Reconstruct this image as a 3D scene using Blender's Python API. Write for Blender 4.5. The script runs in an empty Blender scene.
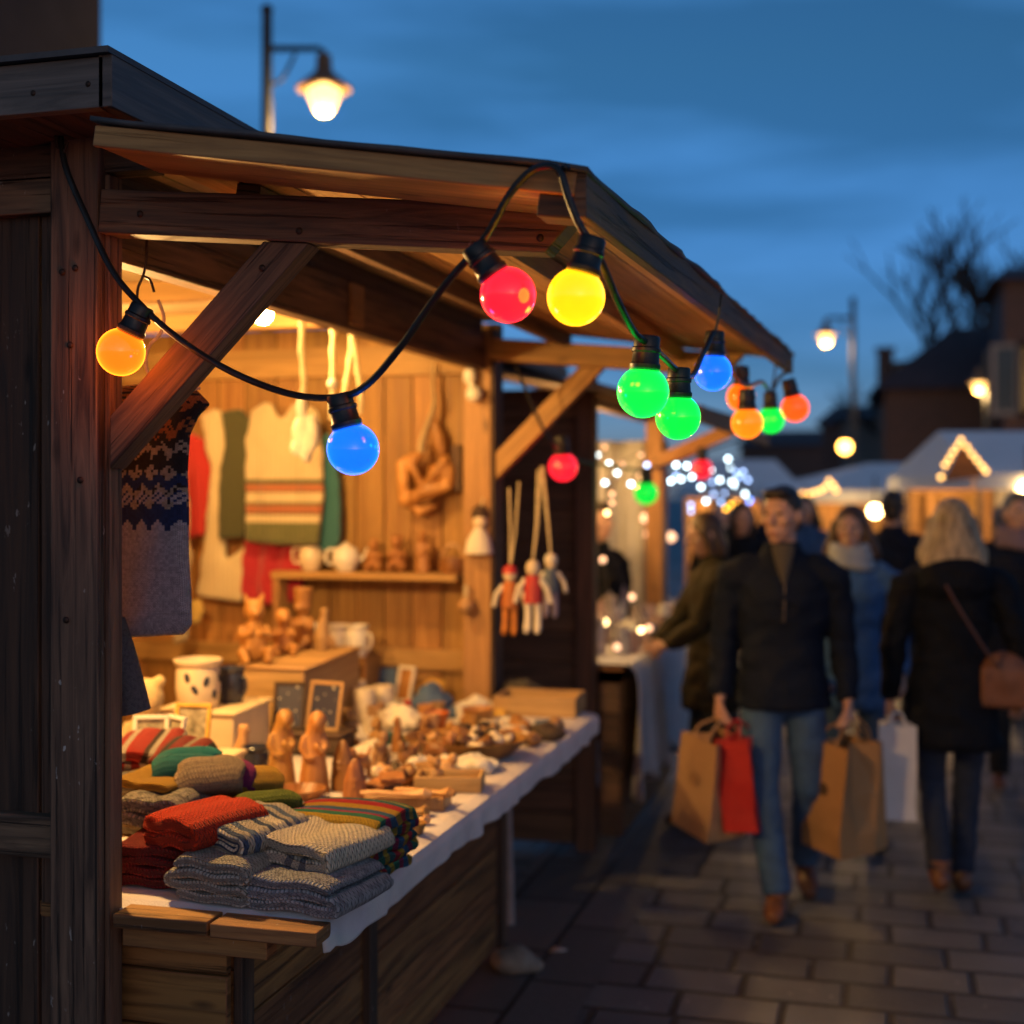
import bpy, bmesh, math, random
import numpy as np
from mathutils import Vector, Matrix, noise
random.seed(7)
R = math.radians
SC = bpy.context.scene
COL = SC.collection
V = Vector

# ------------------------------------------------------------------ camera frame
# world: +Y runs along the market lane, +X across it, the camera stands at the origin
TH = R(15.64); SN, CS = math.sin(TH), math.cos(TH)
FPX, HZ, CH = 1350.0, 490.0, 1.75
def P(px, py, X=None, Y=None, Z=None, f=None):
    """survey helper: sight line of the photograph cut by one known plane"""
    a = (px-512)/FPX; b = (HZ-py)/FPX
    if f is None:
        if Z is not None: f = (Z-CH)/b
        elif Y is not None: f = Y/(a*SN+CS)
        else: f = X/(a*CS-SN)
    r = a*f
    return V((r*CS-f*SN, r*SN+f*CS, CH+b*f))
def dep(p): return p[1]*CS-p[0]*SN

# ------------------------------------------------------------------ mesh builder
class MB:
    def __init__(s): s.v = []; s.f = []; s.uv = []
    def add(s, vs, fs, uvs=None):
        o = len(s.v); s.v += [tuple(q) for q in vs]
        for i, f in enumerate(fs):
            s.f.append(tuple(o+k for k in f))
            s.uv.append(uvs[i] if uvs else [(s.v[o+k][0]+s.v[o+k][1]*.37, s.v[o+k][2]+s.v[o+k][1]*.61) for k in f])
        return s
    def board(s, p0, p1, w, h, up=(0, 0, 1), cut0=0, cut1=0):
        """box along p0->p1; w sideways, h along up; grain follows its length"""
        p0 = V(p0); p1 = V(p1); d = (p1-p0); L = d.length; d.normalize()
        up = V(up); sd = d.cross(up)
        if sd.length < 1e-4: sd = d.cross(V((1, 0, 0)))
        sd.normalize(); u2 = sd.cross(d).normalized()
        vs = []; lc = []
        for l, (o, c) in enumerate(((p0, cut0), (p1, -cut1))):
            for a, b in ((-1, -1), (1, -1), (1, 1), (-1, 1)):
                sh = c if b < 0 else 0
                vs.append(o+sd*(a*w/2)+u2*(b*h/2)+d*sh); lc.append((l*L, a*w/2, b*h/2))
        fs = [(0, 3, 2, 1), (4, 5, 6, 7), (0, 1, 5, 4), (1, 2, 6, 5), (2, 3, 7, 6), (3, 0, 4, 7)]
        ru, rv = random.random()*9, random.random()*9
        uvs = []
        for i, f in enumerate(fs):
            uvs.append([(lc[k][0]+ru, lc[k][1]+rv) if i in (2, 4) else ((lc[k][0]+ru, lc[k][2]+rv+.5) if i > 1 else (lc[k][1]*.4+ru, lc[k][2]+rv)) for k in f])
        return s.add(vs, fs, uvs)
    def box(s, c, sz, ax=0, rot=0):
        c = V(c); m = Matrix.Rotation(rot, 3, 'Z')
        if ax == 0: d, w, h, up = V((1, 0, 0)), sz[1], sz[2], V((0, 0, 1))
        elif ax == 1: d, w, h, up = V((0, 1, 0)), sz[0], sz[2], V((0, 0, 1))
        else: d, w, h, up = V((0, 0, 1)), sz[0], sz[1], V((0, 1, 0))
        d = m@d; up = m@up
        return s.board(c-d*(sz[ax]/2), c+d*(sz[ax]/2), w, h, up)
    def tube(s, pts, rad, n=10, cap=True, flat=1.0):
        pts = [V(p) for p in pts]
        if not hasattr(rad, '__len__'): rad = [rad]*len(pts)
        vs = []; fs = []; uvs = []
        t = (pts[1]-pts[0]).normalized(); ref = V((0, 0, 1)) if abs(t.z) < .9 else V((1, 0, 0))
        nx = t.cross(ref).normalized(); L = 0; Ls = []
        for i, p in enumerate(pts):
            a = pts[max(0, i-1)]; b = pts[min(len(pts)-1, i+1)]
            if i: L += (p-pts[i-1]).length
            Ls.append(L); t = (b-a).normalized()
            nx = (nx-t*nx.dot(t)).normalized(); ny = t.cross(nx)
            for k in range(n):
                q = 2*math.pi*k/n
                vs.append(p+nx*(math.cos(q)*rad[i])+ny*(math.sin(q)*rad[i]*flat))
        for i in range(len(pts)-1):
            for k in range(n):
                k2 = (k+1) % n
                fs.append((i*n+k, i*n+k2, (i+1)*n+k2, (i+1)*n+k))
                c = 2*math.pi*max(rad)
                uvs.append([(Ls[i], k/n*c), (Ls[i], (k+1)/n*c), (Ls[i+1], (k+1)/n*c), (Ls[i+1], k/n*c)])
        if cap:
            fs.append(tuple(range(n-1, -1, -1))); uvs.append([(0, 0)]*n)
            e = (len(pts)-1)*n; fs.append(tuple(range(e, e+n))); uvs.append([(0, 0)]*n)
        return s.add(vs, fs, uvs)
    def lathe(s, prof, c=(0, 0, 0), n=24, M=None, sx=1, sy=1):
        """prof: (radius, height) pairs, closed on the axis"""
        c = V(c); M = M or Matrix.Identity(3); vs = []; fs = []; uvs = []
        for r, z in prof:
            for k in range(n):
                q = 2*math.pi*k/n
                vs.append(c+M@V((max(r, 1e-4)*math.cos(q)*sx, max(r, 1e-4)*math.sin(q)*sy, z)))
        mr = max(r for r, z in prof); L = 0
        for i in range(len(prof)-1):
            L2 = L+math.hypot(prof[i+1][0]-prof[i][0], prof[i+1][1]-prof[i][1])
            for k in range(n):
                k2 = (k+1) % n
                fs.append((i*n+k, i*n+k2, (i+1)*n+k2, (i+1)*n+k))
                uvs.append([(k/n*6.28*mr, L), ((k+1)/n*6.28*mr, L), ((k+1)/n*6.28*mr, L2), (k/n*6.28*mr, L2)])
            L = L2
        fs.append(tuple(range(n-1, -1, -1))); uvs.append([(0, 0)]*n)
        e = (len(prof)-1)*n; fs.append(tuple(range(e, e+n))); uvs.append([(0, 0)]*n)
        return s.add(vs, fs, uvs)
    def ell(s, c, r, M=None, nu=16, nv=10):
        if not hasattr(r, '__len__'): r = (r, r, r)
        M = M or Matrix.Identity(3); c = V(c); vs = []; fs = []
        for j in range(1, nv):
            t = math.pi*j/nv
            for k in range(nu):
                q = 2*math.pi*k/nu
                vs.append(c+M@V((r[0]*math.sin(t)*math.cos(q), r[1]*math.sin(t)*math.sin(q), r[2]*math.cos(t))))
        T = len(vs); vs.append(c+M@V((0, 0, r[2]))); B = T+1; vs.append(c+M@V((0, 0, -r[2])))
        for j in range(nv-2):
            for k in range(nu):
                k2 = (k+1) % nu
                fs.append((j*nu+k, (j+1)*nu+k, (j+1)*nu+k2, j*nu+k2))
        for k in range(nu):
            k2 = (k+1) % nu
            fs.append((T, k, k2)); fs.append((B, (nv-2)*nu+k2, (nv-2)*nu+k))
        return s.add(vs, fs)
    def loft(s, rings, n=20):
        """rings: (cx, cy, z, rx, ry) horizontal ellipses"""
        vs = []; fs = []
        for cx, cy, z, rx, ry in rings:
            for k in range(n):
                q = 2*math.pi*k/n; vs.append((cx+rx*math.cos(q), cy+ry*math.sin(q), z))
        for i in range(len(rings)-1):
            for k in range(n):
                k2 = (k+1) % n
                fs.append((i*n+k, i*n+k2, (i+1)*n+k2, (i+1)*n+k))
        fs.append(tuple(range(n-1, -1, -1))); e = (len(rings)-1)*n; fs.append(tuple(range(e, e+n)))
        return s.add(vs, fs)
    def prism(s, poly, y0, y1):
        """polygon in XZ pushed from y0 to y1"""
        n = len(poly); vs = [(x, y0, z) for x, z in poly]+[(x, y1, z) for x, z in poly]
        fs = [tuple(range(n)), tuple(range(2*n-1, n-1, -1))]+[(i, i+n, (i+1) % n+n, (i+1) % n) for i in range(n)]
        return s.add(vs, fs)
    def xf(s, M, start=0):
        for i in range(start, len(s.v)): s.v[i] = tuple(M@V(s.v[i]))
        return s

FRAME = {}
def settag(o, label=None, cat=None, group=None, kind=None):
    if label: o['label'] = label
    if cat: o['category'] = cat
    if group: o['group'] = group
    if kind: o['kind'] = kind
def thing(name, label, cat, loc, rotz=0, group=None):
    o = bpy.data.objects.new(name, None); COL.objects.link(o)
    o.location = loc; o.rotation_euler = (0, 0, rotz); o.empty_display_size = .05
    settag(o, label, cat, group); return o
def mesh_from(mb, name, smooth=True, ang=40):
    me = bpy.data.meshes.new(name); me.from_pydata(mb.v, [], mb.f)
    ul = me.uv_layers.new(name='UVMap')
    fl = [c for f in mb.uv for q in f for c in q]
    ul.data.foreach_set('uv', fl)
    me.validate(); me.update()
    if smooth:
        me.shade_smooth()
        if ang: me.set_sharp_from_angle(angle=R(ang))
    return me
def put(me, name, mat, parent=None, loc=None, label=None, cat=None, group=None, kind=None, bevel=0, rotz=0, rot=None):
    me.name = name
    o = bpy.data.objects.new(name, me); COL.objects.link(o)
    if mat: me.materials.clear(); me.materials.append(mat)
    if parent: o.parent = parent
    if loc is not None: o.location = loc
    if rotz: o.rotation_euler = (0, 0, rotz)
    if rot: o.rotation_euler = rot
    if bevel:
        b = o.modifiers.new('bevel', 'BEVEL'); b.width = bevel; b.segments = 2; b.limit_method = 'ANGLE'; b.angle_limit = R(40); b.use_clamp_overlap = True
    settag(o, label, cat, group, kind); return o
def build(mb, name, mat, parent=None, world=True, loc=None, smooth=True, ang=40, bevel=0, **k):
    """world=True: vertices are given in world space and moved into the frame of the thing (or of loc)"""
    if world:
        o = None
        if parent:
            t = parent
            while t.parent: t = t.parent
            o = V(t.location); m = Matrix.Rotation(-t.rotation_euler.z, 3, 'Z')
            mb.v = [tuple(m@(V(q)-o)) for q in mb.v]
        elif loc is not None:
            o = V(loc); mb.v = [tuple(V(q)-o) for q in mb.v]
    return put(mesh_from(mb, name, smooth, ang), name, mat, parent, loc if not parent else None, bevel=bevel, **k)
def blobmesh(mb, vox=.008, it=3, fac=.5):
    """fuse overlapping closed shapes into one continuous skin"""
    me = bpy.data.meshes.new('t'); me.from_pydata(mb.v, [], mb.f); me.update()
    o = bpy.data.objects.new('t', me); COL.objects.link(o)
    m = o.modifiers.new('r', 'REMESH'); m.mode = 'VOXEL'; m.voxel_size = vox; m.use_smooth_shade = True
    if it:
        s = o.modifiers.new('s', 'SMOOTH'); s.factor = fac; s.iterations = it
    dg = bpy.context.evaluated_depsgraph_get()
    r = bpy.data.meshes.new_from_object(o.evaluated_get(dg))
    bpy.data.objects.remove(o); bpy.data.meshes.remove(me)
    r.shade_smooth()
    return r
def dup(o, loc=None, rotz=None, label=None, group=None, parent=None, scale=None):
    c = o.copy(); COL.objects.link(c)
    if parent: c.parent = parent
    if loc is not None: c.location = loc
    if rotz is not None: c.rotation_euler = (0, 0, rotz)
    if scale: c.scale = (scale,)*3
    if label: c['label'] = label
    if group: c['group'] = group
    for ch in list(o.children): dup(ch, parent=c)
    return c

# ------------------------------------------------------------------ materials
class N:
    def __init__(s, name):
        s.m = bpy.data.materials.new(name); s.m.use_nodes = True
        s.t = s.m.node_tree; s.n = s.t.nodes; s.b = s.n['Principled BSDF']
    def new(s, typ, **k):
        nd = s.n.new(typ)
        for a, b in k.items(): setattr(nd, a, b)
        return nd
    def link(s, a, b): s.t.links.new(a, b)
    def math(s, op, a, b=None, c=None):
        nd = s.new('ShaderNodeMath', operation=op)
        for i, q in enumerate((a, b, c)):
            if q is None: continue
            if hasattr(q, 'links') or hasattr(q, 'is_linked'): s.link(q, nd.inputs[i])
            else: nd.inputs[i].default_value = q
        return nd.outputs[0]
    def coord(s, kind='UV', scale=(1, 1, 1), rot=(0, 0, 0)):
        tc = s.new('ShaderNodeTexCoord'); mp = s.new('ShaderNodeMapping')
        mp.inputs['Scale'].default_value = scale; mp.inputs['Rotation'].default_value = rot
        s.link(tc.outputs[kind], mp.inputs[0]); return mp.outputs[0]
    def noise(s, vec, scale, det=4, rough=.55, dist=0):
        nd = s.new('ShaderNodeTexNoise'); nd.inputs['Scale'].default_value = scale
        nd.inputs['Detail'].default_value = det; nd.inputs['Roughness'].default_value = rough; nd.inputs['Distortion'].default_value = dist
        if vec is not None: s.link(vec, nd.inputs['Vector'])
        return nd.outputs['Fac']
    def ramp(s, fac, stops, interp='LINEAR'):
        nd = s.new('ShaderNodeValToRGB'); cr = nd.color_ramp; cr.interpolation = interp
        while len(cr.elements) < len(stops): cr.elements.new(.5)
        for e, (p, c) in zip(cr.elements, stops):
            e.position = p; e.color = (c, c, c, 1) if not hasattr(c, '__len__') else (*c[:3], 1)
        s.link(fac, nd.inputs[0]); return nd.outputs[0]
    def mix(s, fac, a, b, mode='MIX'):
        nd = s.new('ShaderNodeMix', data_type='RGBA', blend_type=mode)
        for i, q in ((0, fac), (6, a), (7, b)):
            if hasattr(q, 'is_linked'): s.link(q, nd.inputs[i])
            elif hasattr(q, '__len__'): nd.inputs[i].default_value = (*q[:3], 1)
            else: nd.inputs[i].default_value = q
        return nd.outputs[2]
    def bump(s, h, strength=.4, dist=.003, nrm=None):
        nd = s.new('ShaderNodeBump'); nd.inputs['Strength'].default_value = strength; nd.inputs['Distance'].default_value = dist
        s.link(h, nd.inputs['Height'])
        if nrm: s.link(nrm, nd.inputs['Normal'])
        return nd.outputs[0]
    def set(s, col=None, rough=.6, nrm=None, **k):
        if col is not None:
            if hasattr(col, 'is_linked'): s.link(col, s.b.inputs['Base Color'])
            else: s.b.inputs['Base Color'].default_value = (*col[:3], 1)
        if hasattr(rough, 'is_linked'): s.link(rough, s.b.inputs['Roughness'])
        else: s.b.inputs['Roughness'].default_value = rough
        if nrm is not None: s.link(nrm, s.b.inputs['Normal'])
        for a, b in k.items(): s.b.inputs[a.replace('_', ' ')].default_value = b
        return s.m
def wood(name, c1, c2, rough=.7, var=.35, flecks=0, kind='UV', gs=1.0, bump=.5, knots=True, dirt=.5, cracks=0):
    n = N(name)
    sc = (2.2*gs, 38*gs, 1) if kind == 'UV' else (30*gs, 30*gs, 3*gs)
    g = n.noise(n.coord(kind, sc), 1.0, 7, .62, .8)
    big = n.noise(n.coord(kind, (.9*gs, 5*gs, 2) if kind == 'UV' else (4, 4, 2)), 1.0, 3, .5)
    col = n.ramp(g, [(.36, c1), (.62, c2)])
    col = n.mix(n.ramp(big, [(.35, 0.0), (.7, dirt)]), col, tuple(q*.45 for q in c1))
    h = g
    if kind == 'Object':
        oi = n.new('ShaderNodeObjectInfo'); hs = n.new('ShaderNodeHueSaturation'); n.link(col, hs.inputs['Color'])
        n.link(n.math('MULTIPLY_ADD', oi.outputs['Random'], .7, .62), hs.inputs['Value']); n.link(n.math('MULTIPLY_ADD', n.math('FRACT', n.math('MULTIPLY', oi.outputs['Random'], 5.7)), .014, .493), hs.inputs['Hue']); col = hs.outputs[0]
    if kind == 'UV':
        geo = n.new('ShaderNodeNewGeometry')
        ri = geo.outputs['Random Per Island']
        val = n.math('MULTIPLY_ADD', ri, 2*var, 1-var)
        hs = n.new('ShaderNodeHueSaturation'); n.link(col, hs.inputs['Color']); n.link(val, hs.inputs['Value'])
        n.link(n.math('MULTIPLY_ADD', n.math('FRACT', n.math('MULTIPLY', ri, 7.3)), .02, .49), hs.inputs['Hue'])
        col = hs.outputs[0]
        if knots:
            vo = n.new('ShaderNodeTexVoronoi'); vo.inputs['Scale'].default_value = 1
            n.link(n.coord(kind, (2.6, 7.5, 1)), vo.inputs['Vector'])
            kf = n.ramp(vo.outputs['Distance'], [(.03, .9), (.11, 0)])
            col = n.mix(kf, col, tuple(q*.25 for q in c1))
    if cracks:
        ck = n.noise(n.coord(kind, (1.1, 52, 1)), 1.0, 5, .65, .3)
        col = n.mix(n.ramp(ck, [(.57, 0), (.63, cracks)]), col, tuple(q*.12 for q in c1))
        h = n.math('SUBTRACT', g, n.math('MULTIPLY', n.ramp(ck, [(.57, 0), (.63, 1)]), .8))
    if flecks:
        fl = n.noise(n.coord('Object', (60, 60, 25)), 1.0, 3, .6)
        pt = n.noise(n.coord('Object', (3, 3, 3)), 1.0, 2, .5)
        ff = n.math('MULTIPLY', n.ramp(fl, [(.66, 0), (.7, 1)]), n.ramp(pt, [(.52, 0), (.6, 1)]))
        col = n.mix(n.math('MULTIPLY', ff, flecks), col, (.5, .48, .45))
    fine = n.noise(n.coord(kind, tuple(q*3 for q in sc)), 1.0, 3, .6)
    hh = n.math('ADD', h, n.math('MULTIPLY', fine, .35))
    return n.set(col, n.ramp(g, [(.3, rough-.12), (.7, rough+.12)]), n.bump(hh, bump, .004))
def plain(name, c, rough=.6, var=.25, sc=12, bump=.15, bs=60, kind='Object', **k):
    n = N(name); a = n.noise(n.coord(kind), sc, 4, .6)
    col = n.ramp(a, [(.3, tuple(q*(1-var) for q in c)), (.7, tuple(min(1, q*(1+var)) for q in c))])
    b = n.noise(n.coord(kind), bs, 3, .6)
    return n.set(col, rough, n.bump(b, bump, .004), **k)
def emit(name, c, strength, base=None, rough=.25, sample=True):
    n = N(name); n.set(base or c, rough)
    n.b.inputs['Emission Color'].default_value = (*c, 1); n.b.inputs['Emission Strength'].default_value = strength
    if not sample: n.m.cycles.emission_sampling = 'NONE'
    return n.m
def knit(name, stops, axis='v', period=.1, s=.011, speck=.25, dark=(.03, .03, .04), use_col=False, interp='CONSTANT', bump=.9, ribs=False):
    """yarn columns of V stitches on metre-scaled UVs; stripes run along one axis"""
    n = N(name); tc = n.new('ShaderNodeTexCoord'); sp = n.new('ShaderNodeSeparateXYZ'); n.link(tc.outputs['UV'], sp.inputs[0])
    wob = n.noise(tc.outputs['UV'], 14, 2, .5)
    wz = n.math('MULTIPLY_ADD', wob, .006, -.003)
    u = n.math('ADD', sp.outputs[0], wz); v = n.math('ADD', sp.outputs[1], wz)
    fu = n.math('FRACT', n.math('DIVIDE', v, s))
    a = n.math('ABSOLUTE', n.math('SUBTRACT', fu, .5))
    row = n.math('FRACT', n.math('ADD', n.math('DIVIDE', u, s*.8), n.math('MULTIPLY', a, 1.5)))
    leg = n.math('ABSOLUTE', n.math('SINE', n.math('MULTIPLY', fu, 6.2832)))
    h = n.math('MULTIPLY', n.math('POWER', leg, .5), n.math('POWER', n.math('SINE', n.math('MULTIPLY', row, 3.1416)), .6))
    if use_col:
        at = n.new('ShaderNodeAttribute'); at.attribute_name = 'Col'; col = at.outputs['Color']
    elif len(stops) == 1:
        col = n.ramp(h, [(0, stops[0][1]), (1, stops[0][1])])
    else:
        t = n.math('FRACT', n.math('DIVIDE', u if axis == 'u' else v, period))
        col = n.ramp(t, stops, interp)
    mot = n.noise(n.coord('UV', (1/s*.9, 1/s*.9, 1)), 1.0, 1, .5)
    col = n.mix(n.math('MULTIPLY', n.ramp(mot, [(.48, 0), (.62, 1)]), speck), col, dark)
    col = n.mix(n.ramp(h, [(.1, .8), (.46, 0)]), col, (.006, .005, .005))  # stitch gaps painted near black, shade between yarns put into the colour
    fz = n.noise(n.coord('UV'), 900, 2, .7)
    hh = n.math('ADD', h, n.math('MULTIPLY', fz, .45))
    return n.set(col, .92, n.bump(hh, bump, .009), Sheen_Weight=.06, Sheen_Roughness=.5, Specular_IOR_Level=.1)

W_POST = wood('weathered_post_wood', (.058, .036, .024), (.22, .14, .088), .75, .1, .9, bump=1, cracks=.85)
W_DARK = wood('dark_plank_wood', (.035, .02, .013), (.12, .068, .042), .75, .3, .5, bump=.8, cracks=.7)
W_ARM = wood('brown_beam_wood', (.07, .038, .022), (.24, .135, .075), .7, .1, .15, bump=.9, cracks=.75)
W_CANOPY = wood('canopy_board_wood', (.3, .145, .045), (.56, .3, .11), .62, .22, cracks=.4)
W_WALL = wood('pine_wall_wood', (.26, .115, .027), (.47, .25, .075), .6, .2)
W_RAIL = wood('pine_rail_wood', (.3, .155, .05), (.48, .27, .1), .6, .1)
W_COUNTER = wood('counter_plank_wood', (.15, .06, .018), (.37, .17, .055), .7, .22, .3, bump=.8, cracks=.6)
W_STALL2 = wood('dark_shed_wood', (.06, .034, .021), (.175, .094, .054), .7, .25)
W_BOX = wood('pale_box_wood', (.36, .2, .075), (.55, .34, .15), .55, .12, knots=False)
W_CARVE = wood('carved_wood', (.33, .14, .03), (.56, .29, .085), .45, kind='Object', bump=.55, dirt=.5)
W_CARVE2 = wood('pale_carved_wood', (.42, .22, .085), (.62, .37, .17), .45, kind='Object', bump=.5, dirt=.45)
W_CARVE3 = wood('red_brown_carved_wood', (.2, .075, .02), (.38, .17, .055), .45, kind='Object', bump=.55, dirt=.5)
FELT = plain('roofing_felt', (.07, .07, .075), .62, .35, 9, .5, 40)
FASCIA = wood('grey_fascia_wood', (.07, .06, .055), (.17, .15, .14), .6, .12, .25)
RUBBER = plain('black_rubber', (.012, .012, .013), .42, .1, 20, .08, 90)
IRON = plain('rusty_iron', (.05, .03, .022), .55, .4, 60, .3, 120, Metallic=.6)
STEEL = plain('dark_painted_steel', (.03, .035, .04), .5, .2, 8, .1, 30)
CREAM_CER = plain('cream_ceramic', (.68, .56, .4), .3, .08, 30, .04, 60)
WHITE_CER = plain('white_ceramic', (.75, .7, .62), .3, .07, 30, .04, 60)
DARK_CER = plain('dark_blue_ceramic', (.03, .035, .06), .25, .2, 20, .05, 60)
ROPE = plain('natural_rope', (.62, .5, .3), .9, .25, 90, .6, 150)
CREAM_CARD = plain('cream_card', (.66, .52, .32), .7, .08, 14, .05, 60)
CLOTHBUN = plain('white_linen', (.72, .66, .56), .9, .1, 20, .4, 130)
BLUECLOTH = plain('blue_felt_cloth', (.06, .11, .24), .9, .2, 20, .4, 130)
REDCLOTH = plain('red_felt_cloth', (.42, .03, .03), .9, .2, 20, .4, 130)
YELCLOTH = plain('yellow_felt_cloth', (.6, .36, .07), .9, .2, 20, .4, 130)
STONE = plain('grey_stone', (.22, .19, .16), .85, .3, 14, .7, 40)
SKIN = plain('skin', (.5, .28, .2), .5, .1, 20, .05, 90, Subsurface_Weight=.1)

# ------------------------------------------------------------------ camera, sky
cam = bpy.data.cameras.new('camera'); cam_o = bpy.data.objects.new('camera', cam); COL.objects.link(cam_o)
cam_o.location = (0, 0, CH); cam_o.rotation_euler = (R(90), 0, TH)
cam.sensor_width = 36; cam.lens = FPX/1024*36; cam.shift_y = -(512-HZ)/1024; cam.clip_end = 600; cam.clip_start = .05
cam.dof.use_dof = True; cam.dof.focus_distance = 2.74; cam.dof.aperture_fstop = 1.7; cam.dof.aperture_blades = 0
SC.camera = cam_o
SC.view_settings.view_transform = 'Standard'; SC.view_settings.look = 'None'
SC.view_settings.exposure = 0; SC.view_settings.gamma = 1
SC.cycles.use_denoising = True
SC.cycles.max_bounces = 8; SC.cycles.diffuse_bounces = 3; SC.cycles.sample_clamp_indirect = 4
SC.cycles.caustics_reflective = False; SC.cycles.caustics_refractive = False

w = bpy.data.worlds.new('World'); SC.world = w; w.use_nodes = True
wt = w.node_tree; wn = wt.nodes; bg = wn['Background']
sky = wn.new('ShaderNodeTexSky'); sky.sky_type = 'NISHITA'; sky.sun_disc = False
sky.sun_elevation = R(8.0); sky.sun_rotation = R(150); sky.air_density = 1.2; sky.dust_density = .6; sky.ozone_density = 7
tc = wn.new('ShaderNodeTexCoord'); mp = wn.new('ShaderNodeMapping'); mp.inputs['Scale'].default_value = (1.4, 1.4, 7.5); mp.inputs['Rotation'].default_value = (0, R(7), R(20))
wt.links.new(tc.outputs['Generated'], mp.inputs[0])
nz = wn.new('ShaderNodeTexNoise'); nz.inputs['Scale'].default_value = 2.1; nz.inputs['Detail'].default_value = 5; nz.inputs['Roughness'].default_value = .5
wt.links.new(mp.outputs[0], nz.inputs['Vector'])
cr = wn.new('ShaderNodeValToRGB'); cr.color_ramp.elements[0].position = .38; cr.color_ramp.elements[1].position = .6
cr.color_ramp.elements[0].color = (0, 0, 0, 1); cr.color_ramp.elements[1].color = (1, 1, 1, 1)
wt.links.new(nz.outputs['Fac'], cr.inputs[0])
mx = wn.new('ShaderNodeMix'); mx.data_type = 'RGBA'; mx.blend_type = 'MULTIPLY'; mx.inputs[0].default_value = 1
wt.links.new(sky.outputs[0], mx.inputs[6])
tint = wn.new('ShaderNodeMix'); tint.data_type = 'RGBA'; tint.inputs[6].default_value = (.76, .7, .64, 1); tint.inputs[7].default_value = (1.3, 1.06, .98, 1)
wt.links.new(cr.outputs[0], tint.inputs[0]); wt.links.new(tint.outputs[2], mx.inputs[7])
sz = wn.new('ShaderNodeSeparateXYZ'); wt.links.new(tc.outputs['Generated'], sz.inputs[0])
hr_ = wn.new('ShaderNodeValToRGB'); hr_.color_ramp.elements[0].position = .0; hr_.color_ramp.elements[1].position = .3
hr_.color_ramp.elements[0].color = (.62, .74, 1.25, 1); hr_.color_ramp.elements[1].color = (1, 1, 1, 1)
wt.links.new(sz.outputs[2], hr_.inputs[0])
mx2 = wn.new('ShaderNodeMix'); mx2.data_type = 'RGBA'; mx2.blend_type = 'MULTIPLY'; mx2.inputs[0].default_value = 1
wt.links.new(mx.outputs[2], mx2.inputs[6]); wt.links.new(hr_.outputs[0], mx2.inputs[7])
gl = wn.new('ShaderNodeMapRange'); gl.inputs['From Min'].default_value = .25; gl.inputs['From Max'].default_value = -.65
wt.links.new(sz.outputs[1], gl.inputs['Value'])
mx3 = wn.new('ShaderNodeMix'); mx3.data_type = 'RGBA'; mx3.blend_type = 'MULTIPLY'; mx3.inputs[7].default_value = (1.75, 1.2, .85, 1)   # warm tint added to the sky behind the camera to warm the near timber
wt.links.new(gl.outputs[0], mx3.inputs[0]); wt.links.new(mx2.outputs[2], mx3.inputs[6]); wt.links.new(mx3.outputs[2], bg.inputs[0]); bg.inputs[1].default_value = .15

# ------------------------------------------------------------------ lamps (lamps of the market, and some assumed or added out of view)
def point(name, loc, power, col, rad=.04):
    l = bpy.data.lights.new(name, 'POINT'); l.energy = power; l.color = col; l.shadow_soft_size = rad; l.use_soft_falloff = False
    o = bpy.data.objects.new(name, l); COL.objects.link(o); o.location = loc; return o
WARM = (1, .58, .185)

# ------------------------------------------------------------------ ground
n = N('pavement_setts')
uv = n.coord('Object')
wob = n.noise(n.coord('Object'), 2.2, 2, .5)
vm = n.new('ShaderNodeVectorMath', operation='ADD'); n.link(uv, vm.inputs[0])
cmb = n.new('ShaderNodeCombineXYZ'); n.link(n.math('MULTIPLY_ADD', wob, .03, -.015), cmb.inputs[0]); n.link(n.math('MULTIPLY_ADD', wob, -.03, .015), cmb.inputs[1])
n.link(cmb.outputs[0], vm.inputs[1])
br = n.new('ShaderNodeTexBrick'); br.offset = .43; br.squash = .8; br.squash_frequency = 3
br.inputs['Scale'].default_value = 1; br.inputs['Brick Width'].default_value = .35; br.inputs['Row Height'].default_value = .235
br.inputs['Mortar Size'].default_value = .016; br.inputs['Mortar Smooth'].default_value = .35; br.inputs['Bias'].default_value = 0
br.inputs['Color1'].default_value = (.085, .092, .108, 1); br.inputs['Color2'].default_value = (.19, .195, .205, 1); br.inputs['Mortar'].default_value = (.022, .02, .02, 1)
n.link(vm.outputs[0], br.inputs['Vector'])
st = n.noise(n.coord('Object'), 1.3, 5, .6); fine = n.noise(n.coord('Object'), 55, 4, .65)
col = n.mix(n.ramp(st, [(.35, .0), (.7, .6)]), br.outputs['Color'], (.05, .045, .043))
col = n.mix(n.ramp(fine, [(.4, 0), (.75, .35)]), col, (.17, .15, .14))
sp_ = n.new('ShaderNodeTexVoronoi'); sp_.inputs['Scale'].default_value = 9; n.link(n.coord('Object'), sp_.inputs['Vector'])
col = n.mix(n.ramp(sp_.outputs['Distance'], [(.05, .8), (.09, 0)]), col, (.32, .3, .28))
hgt = n.math('ADD', n.math('MULTIPLY', n.math('SUBTRACT', 1, br.outputs['Fac']), 1.0), n.math('MULTIPLY', fine, .22))
PAVE = n.set(col, n.ramp(st, [(.3, .44), (.7, .66)]), n.bump(hgt, .9, .016), Specular_IOR_Level=.35)
g = MB(); g.add([(-160, -30, 0), (160, -30, 0), (160, 260, 0), (-160, 260, 0)], [(0, 1, 2, 3)])
build(g, 'pavement', PAVE, kind='structure', label='dark stone paving of the market lane', cat='pavement')
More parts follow.
